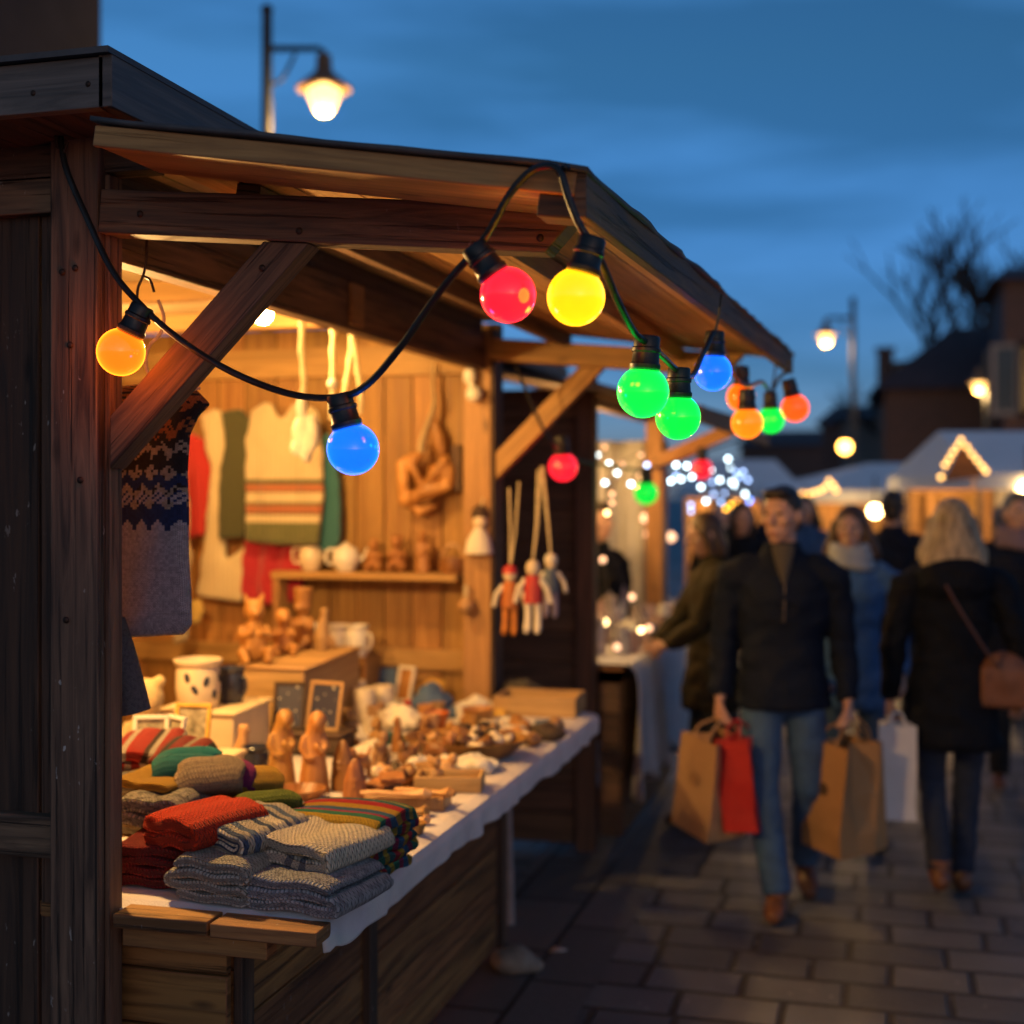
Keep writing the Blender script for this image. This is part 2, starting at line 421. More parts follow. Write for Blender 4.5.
# flagstone course along the stall fronts
n = N('kerb_course')
br = n.new('ShaderNodeTexBrick'); br.offset = .5
for a, b in (('Scale', 1), ('Brick Width', .62), ('Row Height', .31), ('Mortar Size', .012), ('Mortar Smooth', .3)): br.inputs[a].default_value = b
br.inputs['Color1'].default_value = (.09, .09, .095, 1); br.inputs['Color2'].default_value = (.15, .14, .14, 1); br.inputs['Mortar'].default_value = (.02, .02, .02, 1)
n.link(n.coord('Object', rot=(0, 0, R(90))), br.inputs['Vector']); fine = n.noise(n.coord('Object'), 50, 4, .65)
KERB = n.set(n.mix(n.ramp(fine, [(.4, 0), (.75, .4)]), br.outputs['Color'], (.05, .05, .05)), .6, n.bump(n.math('SUBTRACT', fine, n.math('MULTIPLY', br.outputs['Fac'], 3)), .6, .008))
g = MB(); g.add([(-1.62, -2, .004), (-1.0, -2, .004), (-1.0, 40, .004), (-1.62, 40, .004)], [(0, 1, 2, 3)])
build(g, 'kerb_strip', KERB, kind='structure', label='course of flagstones under the stall counters', cat='pavement')

# ------------------------------------------------------------------ first stall
ST = thing('market_stall', 'big open brown wooden stall full of knitwear and carvings under a sloping canopy', 'market stall', (-1.66, 2.55, 0))
def wallboards(fixed, axis, a0, a1, z0, z1, bw=.13, th=.022, jit=.002):
    m = MB(); a = a0
    while a < a1-.02:
        wd = min(bw*random.uniform(.85, 1.15), a1-a); c = a+wd/2; f = fixed+random.uniform(-jit, jit)
        p = (c, f) if axis == 0 else (f, c)
        m.board((p[0], p[1], z0), (p[0], p[1], z1), wd-.006 if axis == 0 else th, th if axis == 0 else wd-.006, up=(0, 1, 0))
        a += wd
    return m
# posts
m = MB(); m.board((-1.665, 2.545, 0), (-1.665, 2.545, 2.5), .115, .085, up=(0, 1, 0))
m2 = MB(); m2.board((-1.6005, 2.553, 0), (-1.6005, 2.553, 2.42), .013, .05, up=(0, 1, 0))
build(m, 'corner_post', W_POST, ST, bevel=.004)
build(m2, 'post_batten', W_ARM, ST, bevel=.003)
m = MB(); m.board((-1.66, 5.44, 0), (-1.66, 5.44, 2.42), .12, .11, up=(0, 1, 0)); build(m, 'corner_post', W_RAIL, ST, bevel=.004)
m = MB(); m.board((-1.592, 5.445, 0), (-1.592, 5.445, 2.42), .012, .115, up=(0, 1, 0)); build(m, 'post_batten', W_DARK, ST)
# closed near end
m = wallboards(2.575, 0, -3.42, -1.73, .12, 2.35, .15)
build(m, 'end_wall', W_DARK, ST, bevel=.003)
for z, h in ((2.385, .075), (1.0, .09), (.15, .12)):
    m = MB(); m.board((-3.45, 2.548, z), (-1.7245, 2.548, z), .035, h); build(m, 'wall_rail', W_POST, ST, bevel=.003)
m = MB(); m.board((-2.6, 2.56, 2.485), (-1.5, 2.56, 2.485), .06, .12); build(m, 'top_plate', W_DARK, ST)
# inside faces of the near end and the back
build(wallboards(2.605, 0, -3.42, -1.73, .1, 2.44, .14), 'inner_lining', W_WALL, ST)
build(wallboards(-3.42, 1, 2.62, 5.52, .05, 2.46, .13), 'back_wall', W_WALL, ST, bevel=.002)
build(wallboards(5.53, 0, -3.42, -1.6, .05, 2.46, .135), 'end_wall', W_WALL, ST, bevel=.002)
m = MB(); m.board((-3.4, 5.505, 2.31), (-1.725, 5.505, 2.31), .03, .13); build(m, 'wall_rail', W_RAIL, ST, bevel=.003)
m = MB(); m.board((-3.4, 5.506, 1.02), (-1.725, 5.506, 1.02), .03, .09); build(m, 'wall_rail', W_RAIL, ST, bevel=.003)
build(wallboards(5.57, 0, -3.42, -1.6, .05, 2.46, .16), 'outer_cladding', W_DARK, ST)
# header beam along the open side
m = MB(); m.board((-1.65, 2.59, 2.325), (-1.65, 5.385, 2.325), .06, .15); build(m, 'header_beam', W_ARM, ST, bevel=.004)
m = MB(); m.board((-1.655, 2.59, 2.435), (-1.655, 5.385, 2.435), .04, .068); build(m, 'header_infill', W_DARK, ST, bevel=.003)
m = MB(); m.board((-1.613, 3.9, 2.33), (-1.613, 4.0, 2.33), .014, .13); build(m, 'joint_plate', W_RAIL, ST, bevel=.003)
# ceiling boards and rafters
m = MB(); x = -3.4
while x < -1.5: m.board((x+.075, 2.62, 2.475), (x+.075, 5.52, 2.475), .144, .016); x += .15
build(m, 'ceiling', plain('ceiling_lining', (.5, .37, .2), .75, .12, 5, .2, 30), ST)
for y in (3.3, 4.15, 4.95):
    m = MB(); m.board((-3.4, y, 2.43), (-1.69, y, 2.43), .06, .07); build(m, 'rafter', W_RAIL, ST, bevel=.003)
# main roof
m = MB(); m.box((-2.58, 3.97, 2.535), (2.2, 3.3, .085), 1); build(m, 'roof', W_DARK, ST)
m = MB(); m.board((-3.7, 2.3, 2.535), (-1.455, 2.3, 2.535), .028, .098); build(m, 'fascia', FASCIA, ST, bevel=.002)
m = MB(); m.board((-1.452, 2.286, 2.537), (-1.452, 5.64, 2.537), .03, .102); build(m, 'fascia', FASCIA, ST, bevel=.002)
m = MB(); m.box((-2.57, 3.97, 2.592), (2.27, 3.4, .012), 1); build(m, 'roof_felt', FELT, ST)
# canopy: slopes from the main roof down to the eave
CX0, CZ0, CX1, CZ1 = -1.45, 2.428, -.52, 2.28
def shear(m):
    m.v = [(CX0+(x-CX0)*(1+.04*(y-2.25)), y, z) for x, y, z in m.v]; return m
def cz(x): return CZ0+(CZ1-CZ0)*(x-CX0)/(CX1-CX0)
sl = math.atan2(CZ1-CZ0, CX1-CX0); UPN = V((-math.sin(sl), 0, math.cos(sl)))
m = MB(); x = CX0
while x < CX1-.03:
    wd = min(random.uniform(.12, .15), CX1-x); c = x+wd/2
    m.board((c, 2.262+random.uniform(-.003, .003), cz(c)), (c, 5.5, cz(c)), (wd-.005)/math.cos(sl), .02, up=UPN); x += wd
build(shear(m), 'canopy', W_CANOPY, ST, bevel=.0015)
m = MB(); m.board((-1.447, 2.37, cz(-1.447)-.0185), (CX1+.004, 2.37, cz(CX1+.004)-.0185), .225, .014, up=UPN); build(m, 'soffit_board', W_CANOPY, ST, bevel=.002)
m = MB(); m.board((-1.448, 2.248, cz(-1.448)-.008), (CX1+.004, 2.248, cz(CX1+.004)-.008), .014, .04, up=UPN); build(m, 'canopy_end_trim', W_CANOPY, ST, bevel=.003)
# felt on the canopy with a worn edge
me_v = MB(); nx, ny = 14, 60
vs = []; fs = []
for i in range(nx+1):
    for j in range(ny+1):
        x = CX0+(CX1+.028-CX0)*i/nx; y = 2.232+(5.53-2.232)*j/ny
        e = .008*noise.noise((x*9, y*9, 1)) if i in (0, nx) or j in (0, ny) else 0
        z = cz(x)+.017+.004*noise.noise((x*5, y*5, 3))
        vs.append((x+(e if i in (0, nx) else 0), y+(e if j in (0, ny) else 0), z-(.005 if i == nx else 0)))
for i in range(nx):
    for j in range(ny): fs.append((i*(ny+1)+j, (i+1)*(ny+1)+j, (i+1)*(ny+1)+j+1, i*(ny+1)+j+1))
me_v.add(vs, fs); o = build(shear(me_v), 'canopy_felt', FELT, ST)
sm = o.modifiers.new('thick', 'SOLIDIFY'); sm.thickness = .009; sm.offset = 1
m = MB(); m.board((CX1+.012, 2.245, cz(CX1)-.028), (CX1+.012, 5.5, cz(CX1)-.028), .022, .075); build(shear(m), 'eave_board', W_ARM, ST, bevel=.002)
for x in (-1.3, -.82):
    m = MB(); m.board((x, 2.58, cz(x)-.036), (x, 5.46, cz(x)-.036), .055, .05, up=UPN); build(m, 'purlin', W_ARM if x < -1 else W_CANOPY, ST, bevel=.003)
m = MB(); m.board((-.585, 2.29, cz(-.575)-.046), (-.515, 2.29, cz(-.515)-.046), .075, .04, up=UPN); build(m, 'purlin_block', W_DARK, ST, bevel=.003)
# arms and braces
for y, mat in ((2.533, W_ARM), (5.42, W_CANOPY)):
    m = MB(); m.board((-1.60, y, 2.337), (-.56, y, 2.243), .07, .092, cut1=.07); build(m, 'canopy_arm', mat, ST, bevel=.003)
for y, mat in ((2.535, W_ARM), (5.42, W_CANOPY)):
    poly = [(-1.579, 1.80), (-1.579, 1.905), (-1.232, 2.259), (-1.13, 2.247)]
    d = V((.7, 0, .71)); a = V((-1.579, y, 1.85)); b = V((-1.175, y, 2.252))
    m = MB(); m.board(a, b, .062, .078, up=(-.7, 0, .7))
    # level cuts at both ends
    for k in range(8):
        x, yy, z = m.v[k]
        t = 1 if k > 3 else 0
        s_ = (2.262-(x+.0)*.0-z)/d.z if t else (-1.579-x)/d.x
        if t: s_ = ((2.337+(x+1.60)*(-.0904)-.048)-z)/(d.z+.0904*d.x)
        m.v[k] = (x+d.x*s_, yy, z+d.z*s_)
    build(m, 'brace', mat, ST, bevel=.003)
# counter
m = MB()
for k in range(8): m.board((-2.42+k*.158+.08, 2.56+(.01 if k % 2 else 0), .835), (-2.42+k*.158+.08, 5.27, .835), .154, .03)
build(m, 'counter_top', W_COUNTER, ST, bevel=.002)
m = MB(); m.board((-1.578, 2.549, .842), (-1.36, 2.553, .842), .075, .03); m.board((-1.352, 2.552, .841), (-1.115, 2.555, .840), .078, .03); m.board((-1.578, 2.575, .797), (-1.24, 2.575, .797), .05, .04)
build(m, 'counter_edge', W_COUNTER, ST, bevel=.003)
m = MB()
for k in range(6): m.board((-1.39+random.uniform(-.002, .002), 2.68, .09+k*.122+.06), (-1.39, 4.72, .09+k*.122+.06), .02, .117)
build(m, 'counter_front', W_COUNTER, ST, bevel=.003)
m = MB()
for k in range(6): m.board((-1.78, 2.652, .09+k*.122+.06), (-1.379, 2.652, .09+k*.122+.06), .022, .117)
build(m, 'counter_side', W_COUNTER, ST, bevel=.003)
for y in (2.7, 3.45, 4.755):
    m = MB(); m.board((-1.368, y, .0), (-1.368, y, .815), .06, .022, up=(1, 0, 0)); build(m, 'counter_batten', W_DARK, ST, bevel=.003)
m = MB(); m.board((-1.47, 5.23, 0), (-1.5, 5.25, .815), .03, .03, up=(1, 0, 0)); build(m, 'counter_leg', plain('grey_painted_wood', (.3, .28, .29), .6), ST, bevel=.002)
# shelf on the far end wall
m = MB(); m.board((-2.57, 5.42, 1.385), (-1.73, 5.42, 1.385), .2, .03); build(m, 'shelf', W_RAIL, ST, bevel=.003)
m = MB(); m.board((-2.55, 5.42, 1.16), (-2.55, 5.42, 1.369), .19, .03, up=(1, 0, 0)); build(m, 'shelf_side', W_RAIL, ST, bevel=.003)
# nails and bolts that hold the frame together
for px, py, y in ((299, 231, 2.497), (262, 268, 2.503), (140, 214, 2.497), (70, 345, 2.5), (75, 268, 2.5), (62, 272, 2.5), (80, 480, 2.5), (66, 620, 2.5), (540, 238, 2.497)):
    m = MB(); q = P(px, py, Y=y); m.ell(q, (.0075, .004, .0075), None, 10, 6); build(m, 'nail_head', IRON, ST)
for px, py in ((33, 93), (88, 84)):
    m = MB(); q = P(px, py, Y=2.286); m.ell(q, (.006, .003, .006), None, 10, 6); build(m, 'nail_head', IRON, ST)
# hooks
m = MB(); a = P(57, 122, Y=2.475); m.tube([a+V((0, .03, .01)), a+V((0, 0, .012)), a+V((.002, -.008, -.02)), a+V((.006, -.008, -.055)), a+V((.022, -.008, -.066)), a+V((.03, -.006, -.045))], .0035, 8); build(m, 'hook', IRON, ST)
# hanging lamps inside
LAMPG = emit('lamp_glass', (1, .72, .36), 14, sample=False)
def inlamp(loc, power, label, rad=.045):
    t = thing('pendant_lamp', label, 'lamp', loc)
    m = MB(); z0 = 2.465-loc[2]; m.tube([(0, 0, .05), (0, 0, z0)], .004, 6); build(m, 'cord', RUBBER, t, world=False)
    m = MB(); m.lathe([(0, .06), (.02, .06), (.022, .035), (.028, .03), (.028, .015), (0, .015)]); build(m, 'lamp_holder', RUBBER, t, world=False)
    m = MB(); m.ell((0, 0, -.012), (.034, .034, .036)); build(m, 'bulb', LAMPG, t, world=False)
    point('pendant_light', V(loc)+V((0, 0, -.012)), power, WARM, rad)
inlamp((-2.17, 4.43, 2.395), 48, 'bright little lamp under the stall ceiling above the carvings')
inlamp((-2.1, 3.08, 2.1), 135, 'assumed warm pendant lamp, added out of view behind the near corner post')  # unseen lamp assumed here, lights the front knits and the canopy underside
inlamp((-2.95, 4.62, 2.3), 10, 'added warm lamp, out of view, by the far end wall above the sweaters')  # extra lamp added out of view to brighten the far end

# ------------------------------------------------------------------ tablecloth
def sheet(name, pf, nu, nv, mat, thick=.004, **k):
    m = MB(); vs = [pf(i/nu, j/nv) for i in range(nu+1) for j in range(nv+1)]
    uv = {}
    fs = []; us = []
    for i in range(nu):
        for j in range(nv):
            q = (i*(nv+1)+j, (i+1)*(nv+1)+j, (i+1)*(nv+1)+j+1, i*(nv+1)+j+1); fs.append(q)
            us.append([(i/nu, j/nv), ((i+1)/nu, j/nv), ((i+1)/nu, (j+1)/nv), (i/nu, (j+1)/nv)])
    m.add(vs, fs, us); o = build(m, name, mat, **k)
    s = o.modifiers.new('thick', 'SOLIDIFY'); s.thickness = thick; s.offset = 1
    return o
n = N('lilac_linen')
wv = n.noise(n.coord('Object', (260, 260, 260)), 1, 2, .6); cl = n.noise(n.coord('Object'), 7, 4, .6)
LINEN = n.set(n.ramp(cl, [(.3, (.56, .5, .5)), (.7, (.7, .64, .63))]), .9, n.bump(n.math('ADD', wv, n.math('MULTIPLY', cl, 2.2)), .5, .004), Sheen_Weight=.2)
TXE = -1.142
def tcl(a, b):
    y = 2.568+(5.29-2.568)*b
    s = a*1.32                                    # metres from the back edge
    flat = TXE-(-2.35)
    nzv = noise.noise((s*5, y*5, 2)); n2 = noise.noise((y*7, 4.2, 0))
    if s < flat:
        x = -2.35+s; z = .8585+.003*nzv
        z -= .007*max(0, (s-flat+.02)/.02)**2
    else:
        q = s-flat; hang = .072*(1+.2*n2-.45*math.exp(-((y-2.57)/.1)**2))
        q = q/(1.32-flat)*hang
        x = TXE+.012+(.012*math.sin(y*7+n2*5)+.014*noise.noise((y*9, 1, 7)))*(q/.1)+.010*min(1, q/.02); z = .851-q
    if b < .01: z -= .012
    y += .02*noise.noise((s*6, 9, 1))*(1 if b < .05 else 0)
    return (x, y, z)
o = sheet('tablecloth', tcl, 132, 160, LINEN, .003, loc=(-1.7, 3.9, .85), label='wrinkled pale linen cloth hanging over the edge of the near stall counter', cat='tablecloth')

# ------------------------------------------------------------------ coloured bulb strings
def catmull(pts, k=8):
    out = []; n = len(pts)
    for i in range(n-1):
        p0, p1, p2, p3 = pts[max(0, i-1)], pts[i], pts[i+1], pts[min(n-1, i+2)]
        for j in range(k):
            t = j/k; t2 = t*t; t3 = t2*t
            out.append(.5*((2*p1)+(p2-p0)*t+(2*p0-5*p1+4*p2-p3)*t2+(3*p1-p0-3*p2+p3)*t3))
    out.append(pts[-1]); return out
BC = {'orange': ((1, .12, .004), 'orange'), 'amber': ((1, .24, .006), 'amber'), 'deep orange': ((1, .095, .008), 'deep orange'), 'blue': ((.008, .16, 1), 'blue'), 'red': ((1, .015, .035), 'red'),
      'yellow': ((1, .46, .004), 'yellow'), 'green': ((.004, .7, .055), 'green')}
BM = {}
for k, (c, _) in BC.items():
    n = N(k.replace(' ', '_')+'_bulb_glass'); n.set(tuple(.2*q+.005 for q in c), .16, Coat_Weight=.6, Coat_Roughness=.06)
    nz_ = n.noise(n.coord('Object'), 16, 2, .5)
    n.b.inputs['Emission Color'].default_value = (*c, 1)
    n.link(n.math('MULTIPLY_ADD', n.ramp(nz_, [(.35, 0), (.7, 1)]), .25, .76 if k != 'blue' else .76), n.b.inputs['Emission Strength'])
    BM[k] = n.m
BULB_R = .0485
bulb_cache = {}
def hang_bulb(root, centre, attach, colour, Rr=BULB_R, power=.9):
    """socket on the cable at attach, globe at centre"""
    ax = (attach-centre).normalized()
    q = V((0, 0, 1)).rotation_difference(ax).to_matrix()
    m = MB(); z0 = Rr*.80; s = Rr/.0485
    prof = [(0, z0), (.027*s, z0), (.029*s, z0+.004*s), (.0295*s, z0+.012*s), (.0265*s, z0+.016*s), (.025*s, z0+.034*s), (.0275*s, z0+.036*s), (.0275*s, z0+.042*s), (.0245*s, z0+.045*s), (.0245*s, z0+.062*s), (.022*s, z0+.066*s), (0, z0+.066*s)]
    m.lathe(prof, centre, 20, q)
    so = build(m, 'lamp_socket', RUBBER, root)
    m = MB(); m.ell(centre, Rr, q, 28, 18)
    b = build(m, 'bulb', BM[colour], so)
    if power: point('bulb_light', centre, power, (1, .19, .008) if colour in ('orange', 'amber') else BC[colour][0], Rr*1.06)
    return so
FS = thing('festoon_string', 'black cable of big coloured globe bulbs looping along the near stall canopy', 'string lights', P(57, 118, Y=2.46))
def cpath(lst): return [P(*q[:2], f=q[2]) for q in lst]
c1 = [(60, 133, 2.84), (66, 168, 2.82), (86, 216, 2.80), (112, 270, 2.77), (140, 304, 2.74), (178, 338, 2.70), (230, 371, 2.64), (290, 394, 2.56), (338, 397, 2.50), (368, 384, 2.47), (402, 345, 2.43), (432, 302, 2.40), (456, 272, 2.37), (476, 250, 2.35),
      (492, 226, 2.33), (510, 194, 2.31), (530, 172, 2.295), (548, 166, 2.28), (560, 172, 2.27), (568, 196, 2.265), (578, 222, 2.265), (590, 242, 2.27), (603, 266, 2.30), (618, 302, 2.38), (634, 332, 2.46), (648, 344, 2.52), (664, 358, 2.7), (677, 370, 2.88),
      (692, 376, 3.1), (704, 352, 3.35), (715, 332, 3.47), (724, 352, 3.7), (736, 378, 4.05), (748, 386, 4.3), (762, 382, 4.7), (771, 392, 5.1), (779, 378, 5.15), (787, 372, 5.1)]
m = MB(); m.tube(catmull(cpath(c1), 8), .0068, 9); build(m, 'cable', RUBBER, FS)
m = MB(); m.tube(catmull(cpath([(748, 386, 4.3), (738, 374, 4.4), (742, 366, 4.6)]), 6), .006, 8); build(m, 'cable', RUBBER, FS)
BL = [((121, 352), (143, 307), 2.735, 'orange', 1.0), ((353, 449), (338, 392), 2.50, 'blue', .5), ((508, 295), (476, 250), 2.345, 'red', .5), ((576, 297), (592, 240), 2.275, 'yellow', .7),
      ((643, 392), (647, 341), 2.52, 'green', .8), ((678, 417), (679, 368), 2.88, 'green', .5), ((713, 372), (715, 330), 3.48, 'blue', .5), ((747, 423), (747, 385), 4.15, 'amber', .5), ((741, 397), (742, 364), 4.6, 'orange', .5),
      ((771, 420), (770, 389), 5.0, 'green', .4), ((795, 408), (786, 371), 4.75, 'deep orange', .5)]
for c, a, f, colr, pw in BL: hang_bulb(FS, P(*c, f=f), P(*a, f=f), colr, power=pw)
for (x0, y0), (x1, y1), f in (((722, 294), (715, 332), 3.45), ((776, 356), (772, 388), 5.05), ((789, 360), (787, 373), 4.9)):
    m = MB(); m.tube([P(x0, y0, f=f), P((x0+x1)/2+1, (y0+y1)/2, f=f), P(x1, y1, f=f)], .004, 6); build(m, 'wire_tie', RUBBER, FS)
m = MB(); a = P(566, 168, f=2.275); m.ell(a, (.008, .012, .007)); build(m, 'cable_clip', RUBBER, FS)
# second string, between the stalls
FS2 = thing('festoon_string', 'thin dark cable with red and green globes strung to the next stall', 'string lights', P(518, 362, f=5.3))
c2 = [(516, 366, 5.3), (530, 400, 5.35), (545, 432, 5.4), (562, 452, 5.5), (585, 462, 5.8), (615, 466, 6.2), (645, 470, 6.6), (675, 462, 7.2), (702, 452, 7.8), (740, 440, 8.6)]
m = MB(); m.tube(catmull(cpath(c2), 6), .007, 7); build(m, 'cable', RUBBER, FS2)
for c, a, f, colr, pw in (((563, 467), (562, 450), 5.5, 'red', .5), ((646, 493), (646, 470), 6.6, 'green', .3), ((702, 469), (702, 452), 7.8, 'red', .3)): hang_bulb(FS2, P(*c, f=f), P(*a, f=f), colr, power=pw, Rr=.058)

# ------------------------------------------------------------------ folded knitwear
def fold_mesh(w, L, layers, t, seed=0, roll=False, sag=.1, du=.007, dv=.012, amp=.006, taper=0):
    path = []
    if roll:
        r0 = t*.55; turns = layers; th = 0
        while th < turns*2*math.pi:
            r = r0+t*th/(2*math.pi); path.append((r*math.cos(th), r*math.sin(th))); th += du/max(r, .01)
    else:
        for i in range(layers):
            z = t*(i+.5); dirn = 1 if i % 2 == 0 else -1; n_ = max(4, int(w/du))
            wi = w*(1-taper*i)
            for k in range(n_+1):
                path.append((dirn*(-wi/2+wi*k/n_), z+.12*t*math.sin(6.28*k/n_*1.5+i*2+seed)))
            if i < layers-1:
                for k in range(1, 7):
                    a = -math.pi/2+math.pi*k/7
                    path.append((dirn*(wi/2+math.cos(a)*t*.5), z+t/2+math.sin(a)*t*.5))
    n_ = len(path); P2 = np.array(path); T = np.gradient(P2, axis=0); T /= np.linalg.norm(T, axis=1)[:, None]+1e-9
    Nn = np.stack([-T[:, 1], T[:, 0]], 1); S = np.concatenate([[0], np.cumsum(np.linalg.norm(np.diff(P2, axis=0), axis=1))])
    endf = np.clip(np.minimum(S, S[-1]-S)/(t*.5), 0, 1)**.5
    nv = max(6, int(L/dv)); vs = []; zs = []
    ys = [-.5, -.497, -.485]+[(-.485+.97*k/nv) for k in range(1, nv)]+[.485, .497, .5]
    hf = [.45, .8, .96]+[1]*(nv-1)+[.96, .8, .45]
    H = P2[:, 1].max()-P2[:, 1].min()
    for yy, h in zip(ys, hf):
        y = yy*L; half = t*.49*h*(.35+.65*endf)
        for sgn in (1, -1):
            Q = P2+Nn*(half*sgn)[:, None]
            for i in range(n_):
                x, z = Q[i]
                p = V((x*7+seed*3.1, y*7, z*7)); k = z/(H+1e-6)
                d = noise.noise_vector(p)
                x2 = x+amp*1.5*d.x+amp*1.2*noise.noise((z*40, seed, y*3)); z2 = z+amp*d.z*min(1, k*2+.1)
                y2 = y+amp*1.6*d.y+amp*1.5*noise.noise((z*55+seed, x*6, 3))
                z2 -= sag*max(k, 0)*H*((abs(yy)*2)**4*.6+(abs(x)/(w/2+t))**4*.9)
                vs.append((x2, y2, z2))
    m = MB(); R2 = 2*n_; fs = []; us = []; nr = len(ys)
    for r in range(nr-1):
        v0, v1 = ys[r]*L, ys[r+1]*L
        for side in (0, 1):
            o = side*n_
            for i in range(n_-1):
                q = (r*R2+o+i, r*R2+o+i+1, (r+1)*R2+o+i+1, (r+1)*R2+o+i)
                uu = [(S[i], v0), (S[i+1], v0), (S[i+1], v1), (S[i], v1)]
                if side == 0: q = q[::-1]; uu = uu[::-1]
                fs.append(q); us.append(uu)
        for i in (0, n_-1):
            q = (r*R2+i, r*R2+n_+i, (r+1)*R2+n_+i, (r+1)*R2+i)
            fs.append(q if i == 0 else q[::-1]); us.append([(S[i], v0), (S[i]+.01, v0), (S[i]+.01, v1), (S[i], v1)])
    for r in (0, nr-1):
        for i in range(n_-1):
            q = (r*R2+i, r*R2+i+1, r*R2+n_+i+1, r*R2+n_+i)
            v0 = ys[r]*L
            fs.append(q if r == 0 else q[::-1]); us.append([(S[i], v0), (S[i+1], v0), (S[i+1], v0+t), (S[i], v0+t)])
    m.add(vs, fs, us)
    zmin = min(q[2] for q in m.v); m.v = [(a, b, c-zmin) for a, b, c in m.v]
    return m
def sweater(name, label, px, py, z, w, L, layers, t, mat, rot=0, seed=0, cat='sweater', f=None, tilt=None, **k):
    m = fold_mesh(w, L, layers, t, seed, **k)
    b = P(px, py, Z=z) if f is None else P(px, py, f=f)
    if f is not None: b.z = z
    r = R(rot); c = b+V((-math.sin(r)*L/2, math.cos(r)*L/2, 0)); c.z = z
    o = build(m, name, mat, world=False, loc=c, ang=70, label=label, cat=cat, group='folded knitwear piled on the near stall counter')
    o.rotation_euler = (R(tilt[0]), R(tilt[1]), r) if tilt else (0, 0, r)
    return o
GREY = [(0, (.27, .255, .23))]; DGREY = [(0, (.2, .2, .22))]
K_GREY = knit('grey_yarn', [(0, (.46, .43, .38))], s=.0115, speck=.3, dark=(.09, .085, .08))
K_BLUEGREY = knit('blue_grey_yarn', [(0, (.42, .42, .45))], s=.0125, speck=.45, dark=(.05, .06, .09))
K_CREAM = knit('cream_speckled_yarn', [(0, (.8, .68, .52)), (.32, (.24, .23, .24)), (.38, (.8, .68, .52)), (.44, (.22, .22, .24)), (.50, (.8, .69, .53))], 'u', .31, .0135, .2, (.16, .15, .15))
K_NAVYC = knit('navy_and_cream_yarn', [(0, (.8, .68, .52)), (.2, (.06, .09, .17)), (.3, (.5, .43, .34)), (.42, (.10, .15, .26)), (.55, (.55, .47, .37)), (.8, (.045, .07, .14)), (.9, (.5, .44, .36))], 'v', .13, .0135, .2, (.07, .09, .14))
K_RED = knit('scarlet_yarn', [(0, (.62, .04, .008))], s=.0125, speck=.15, dark=(.2, .015, .01))
K_DRED = knit('dark_red_yarn', [(0, (.2, .012, .013))], s=.011, speck=.2, dark=(.06, .005, .006))
K_TWEED = knit('tweed_grey_yarn', [(0, (.36, .32, .27))], s=.0115, speck=.7, dark=(.07, .065, .065))
K_YEL = knit('mustard_yarn', [(0, (.55, .3, .03))], s=.007, speck=.1)
K_TEAL = knit('teal_yarn', [(0, (.012, .2, .22))], s=.007, speck=.15, dark=(.005, .07, .08))
K_BEIGE = knit('beige_yarn', [(0, (.36, .27, .19))], s=.007, speck=.3, dark=(.14, .1, .08))
K_MAG = knit('magenta_yarn', [(0, (.28, .02, .16))], s=.007, speck=.15, dark=(.1, .01, .06))
K_GREEN = knit('moss_green_yarn', [(0, (.14, .19, .02))], s=.007, speck=.2, dark=(.05, .08, .01))
K_REDW = knit('red_and_white_yarn', [(0, (.5, .03, .02)), (.35, (.6, .52, .42)), (.5, (.45, .03, .02)), (.72, (.62, .54, .44)), (.86, (.06, .03, .02))], 'u', .12, .007, .15)
K_REDBLK = knit('red_and_black_yarn', [(0, (.3, .02, .018)), (.3, (.04, .03, .025)), (.55, (.34, .03, .02)), (.8, (.45, .36, .26))], 'u', .09, .007, .3)
K_STRIPE = knit('rainbow_stripe_yarn', [(0, (.55, .3, .02)), (.14, (.03, .12, .25)), (.3, (.4, .015, .09)), (.44, (.02, .2, .12)), (.6, (.6, .36, .03)), (.72, (.03, .14, .16)), (.86, (.5, .02, .03))], 'u', .17, .009, .12)
K_STRIPE2 = knit('multi_stripe_yarn', [(0, (.5, .03, .03)), (.2, (.03, .16, .25)), (.38, (.02, .22, .12)), (.55, (.55, .33, .03)), (.75, (.38, .02, .12))], 'u', .14, .0075, .12)
TZ = .863
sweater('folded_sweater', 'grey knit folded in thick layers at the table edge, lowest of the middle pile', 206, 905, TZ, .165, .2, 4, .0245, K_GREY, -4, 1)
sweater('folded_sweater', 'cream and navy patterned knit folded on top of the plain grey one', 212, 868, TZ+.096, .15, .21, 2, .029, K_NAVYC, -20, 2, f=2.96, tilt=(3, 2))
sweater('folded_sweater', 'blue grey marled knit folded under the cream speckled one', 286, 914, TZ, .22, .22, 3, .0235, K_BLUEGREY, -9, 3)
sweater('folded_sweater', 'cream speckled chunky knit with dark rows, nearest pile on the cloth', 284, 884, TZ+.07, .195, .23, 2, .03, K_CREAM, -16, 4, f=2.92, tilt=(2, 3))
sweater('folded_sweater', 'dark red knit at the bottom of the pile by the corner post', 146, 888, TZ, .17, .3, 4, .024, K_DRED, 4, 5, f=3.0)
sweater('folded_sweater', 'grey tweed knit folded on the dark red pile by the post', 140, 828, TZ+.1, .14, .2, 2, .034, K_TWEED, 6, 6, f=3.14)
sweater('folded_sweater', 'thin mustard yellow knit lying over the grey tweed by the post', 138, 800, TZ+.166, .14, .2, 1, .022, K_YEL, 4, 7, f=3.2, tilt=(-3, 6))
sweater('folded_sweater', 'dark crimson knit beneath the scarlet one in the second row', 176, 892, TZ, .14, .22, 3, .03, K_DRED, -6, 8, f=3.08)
sweater('folded_sweater', 'scarlet ribbed knit slumped over its pile behind the navy patterned one', 166, 846, TZ+.098, .155, .2, 2, .036, K_RED, -28, 9, f=2.98, tilt=(4, -4))
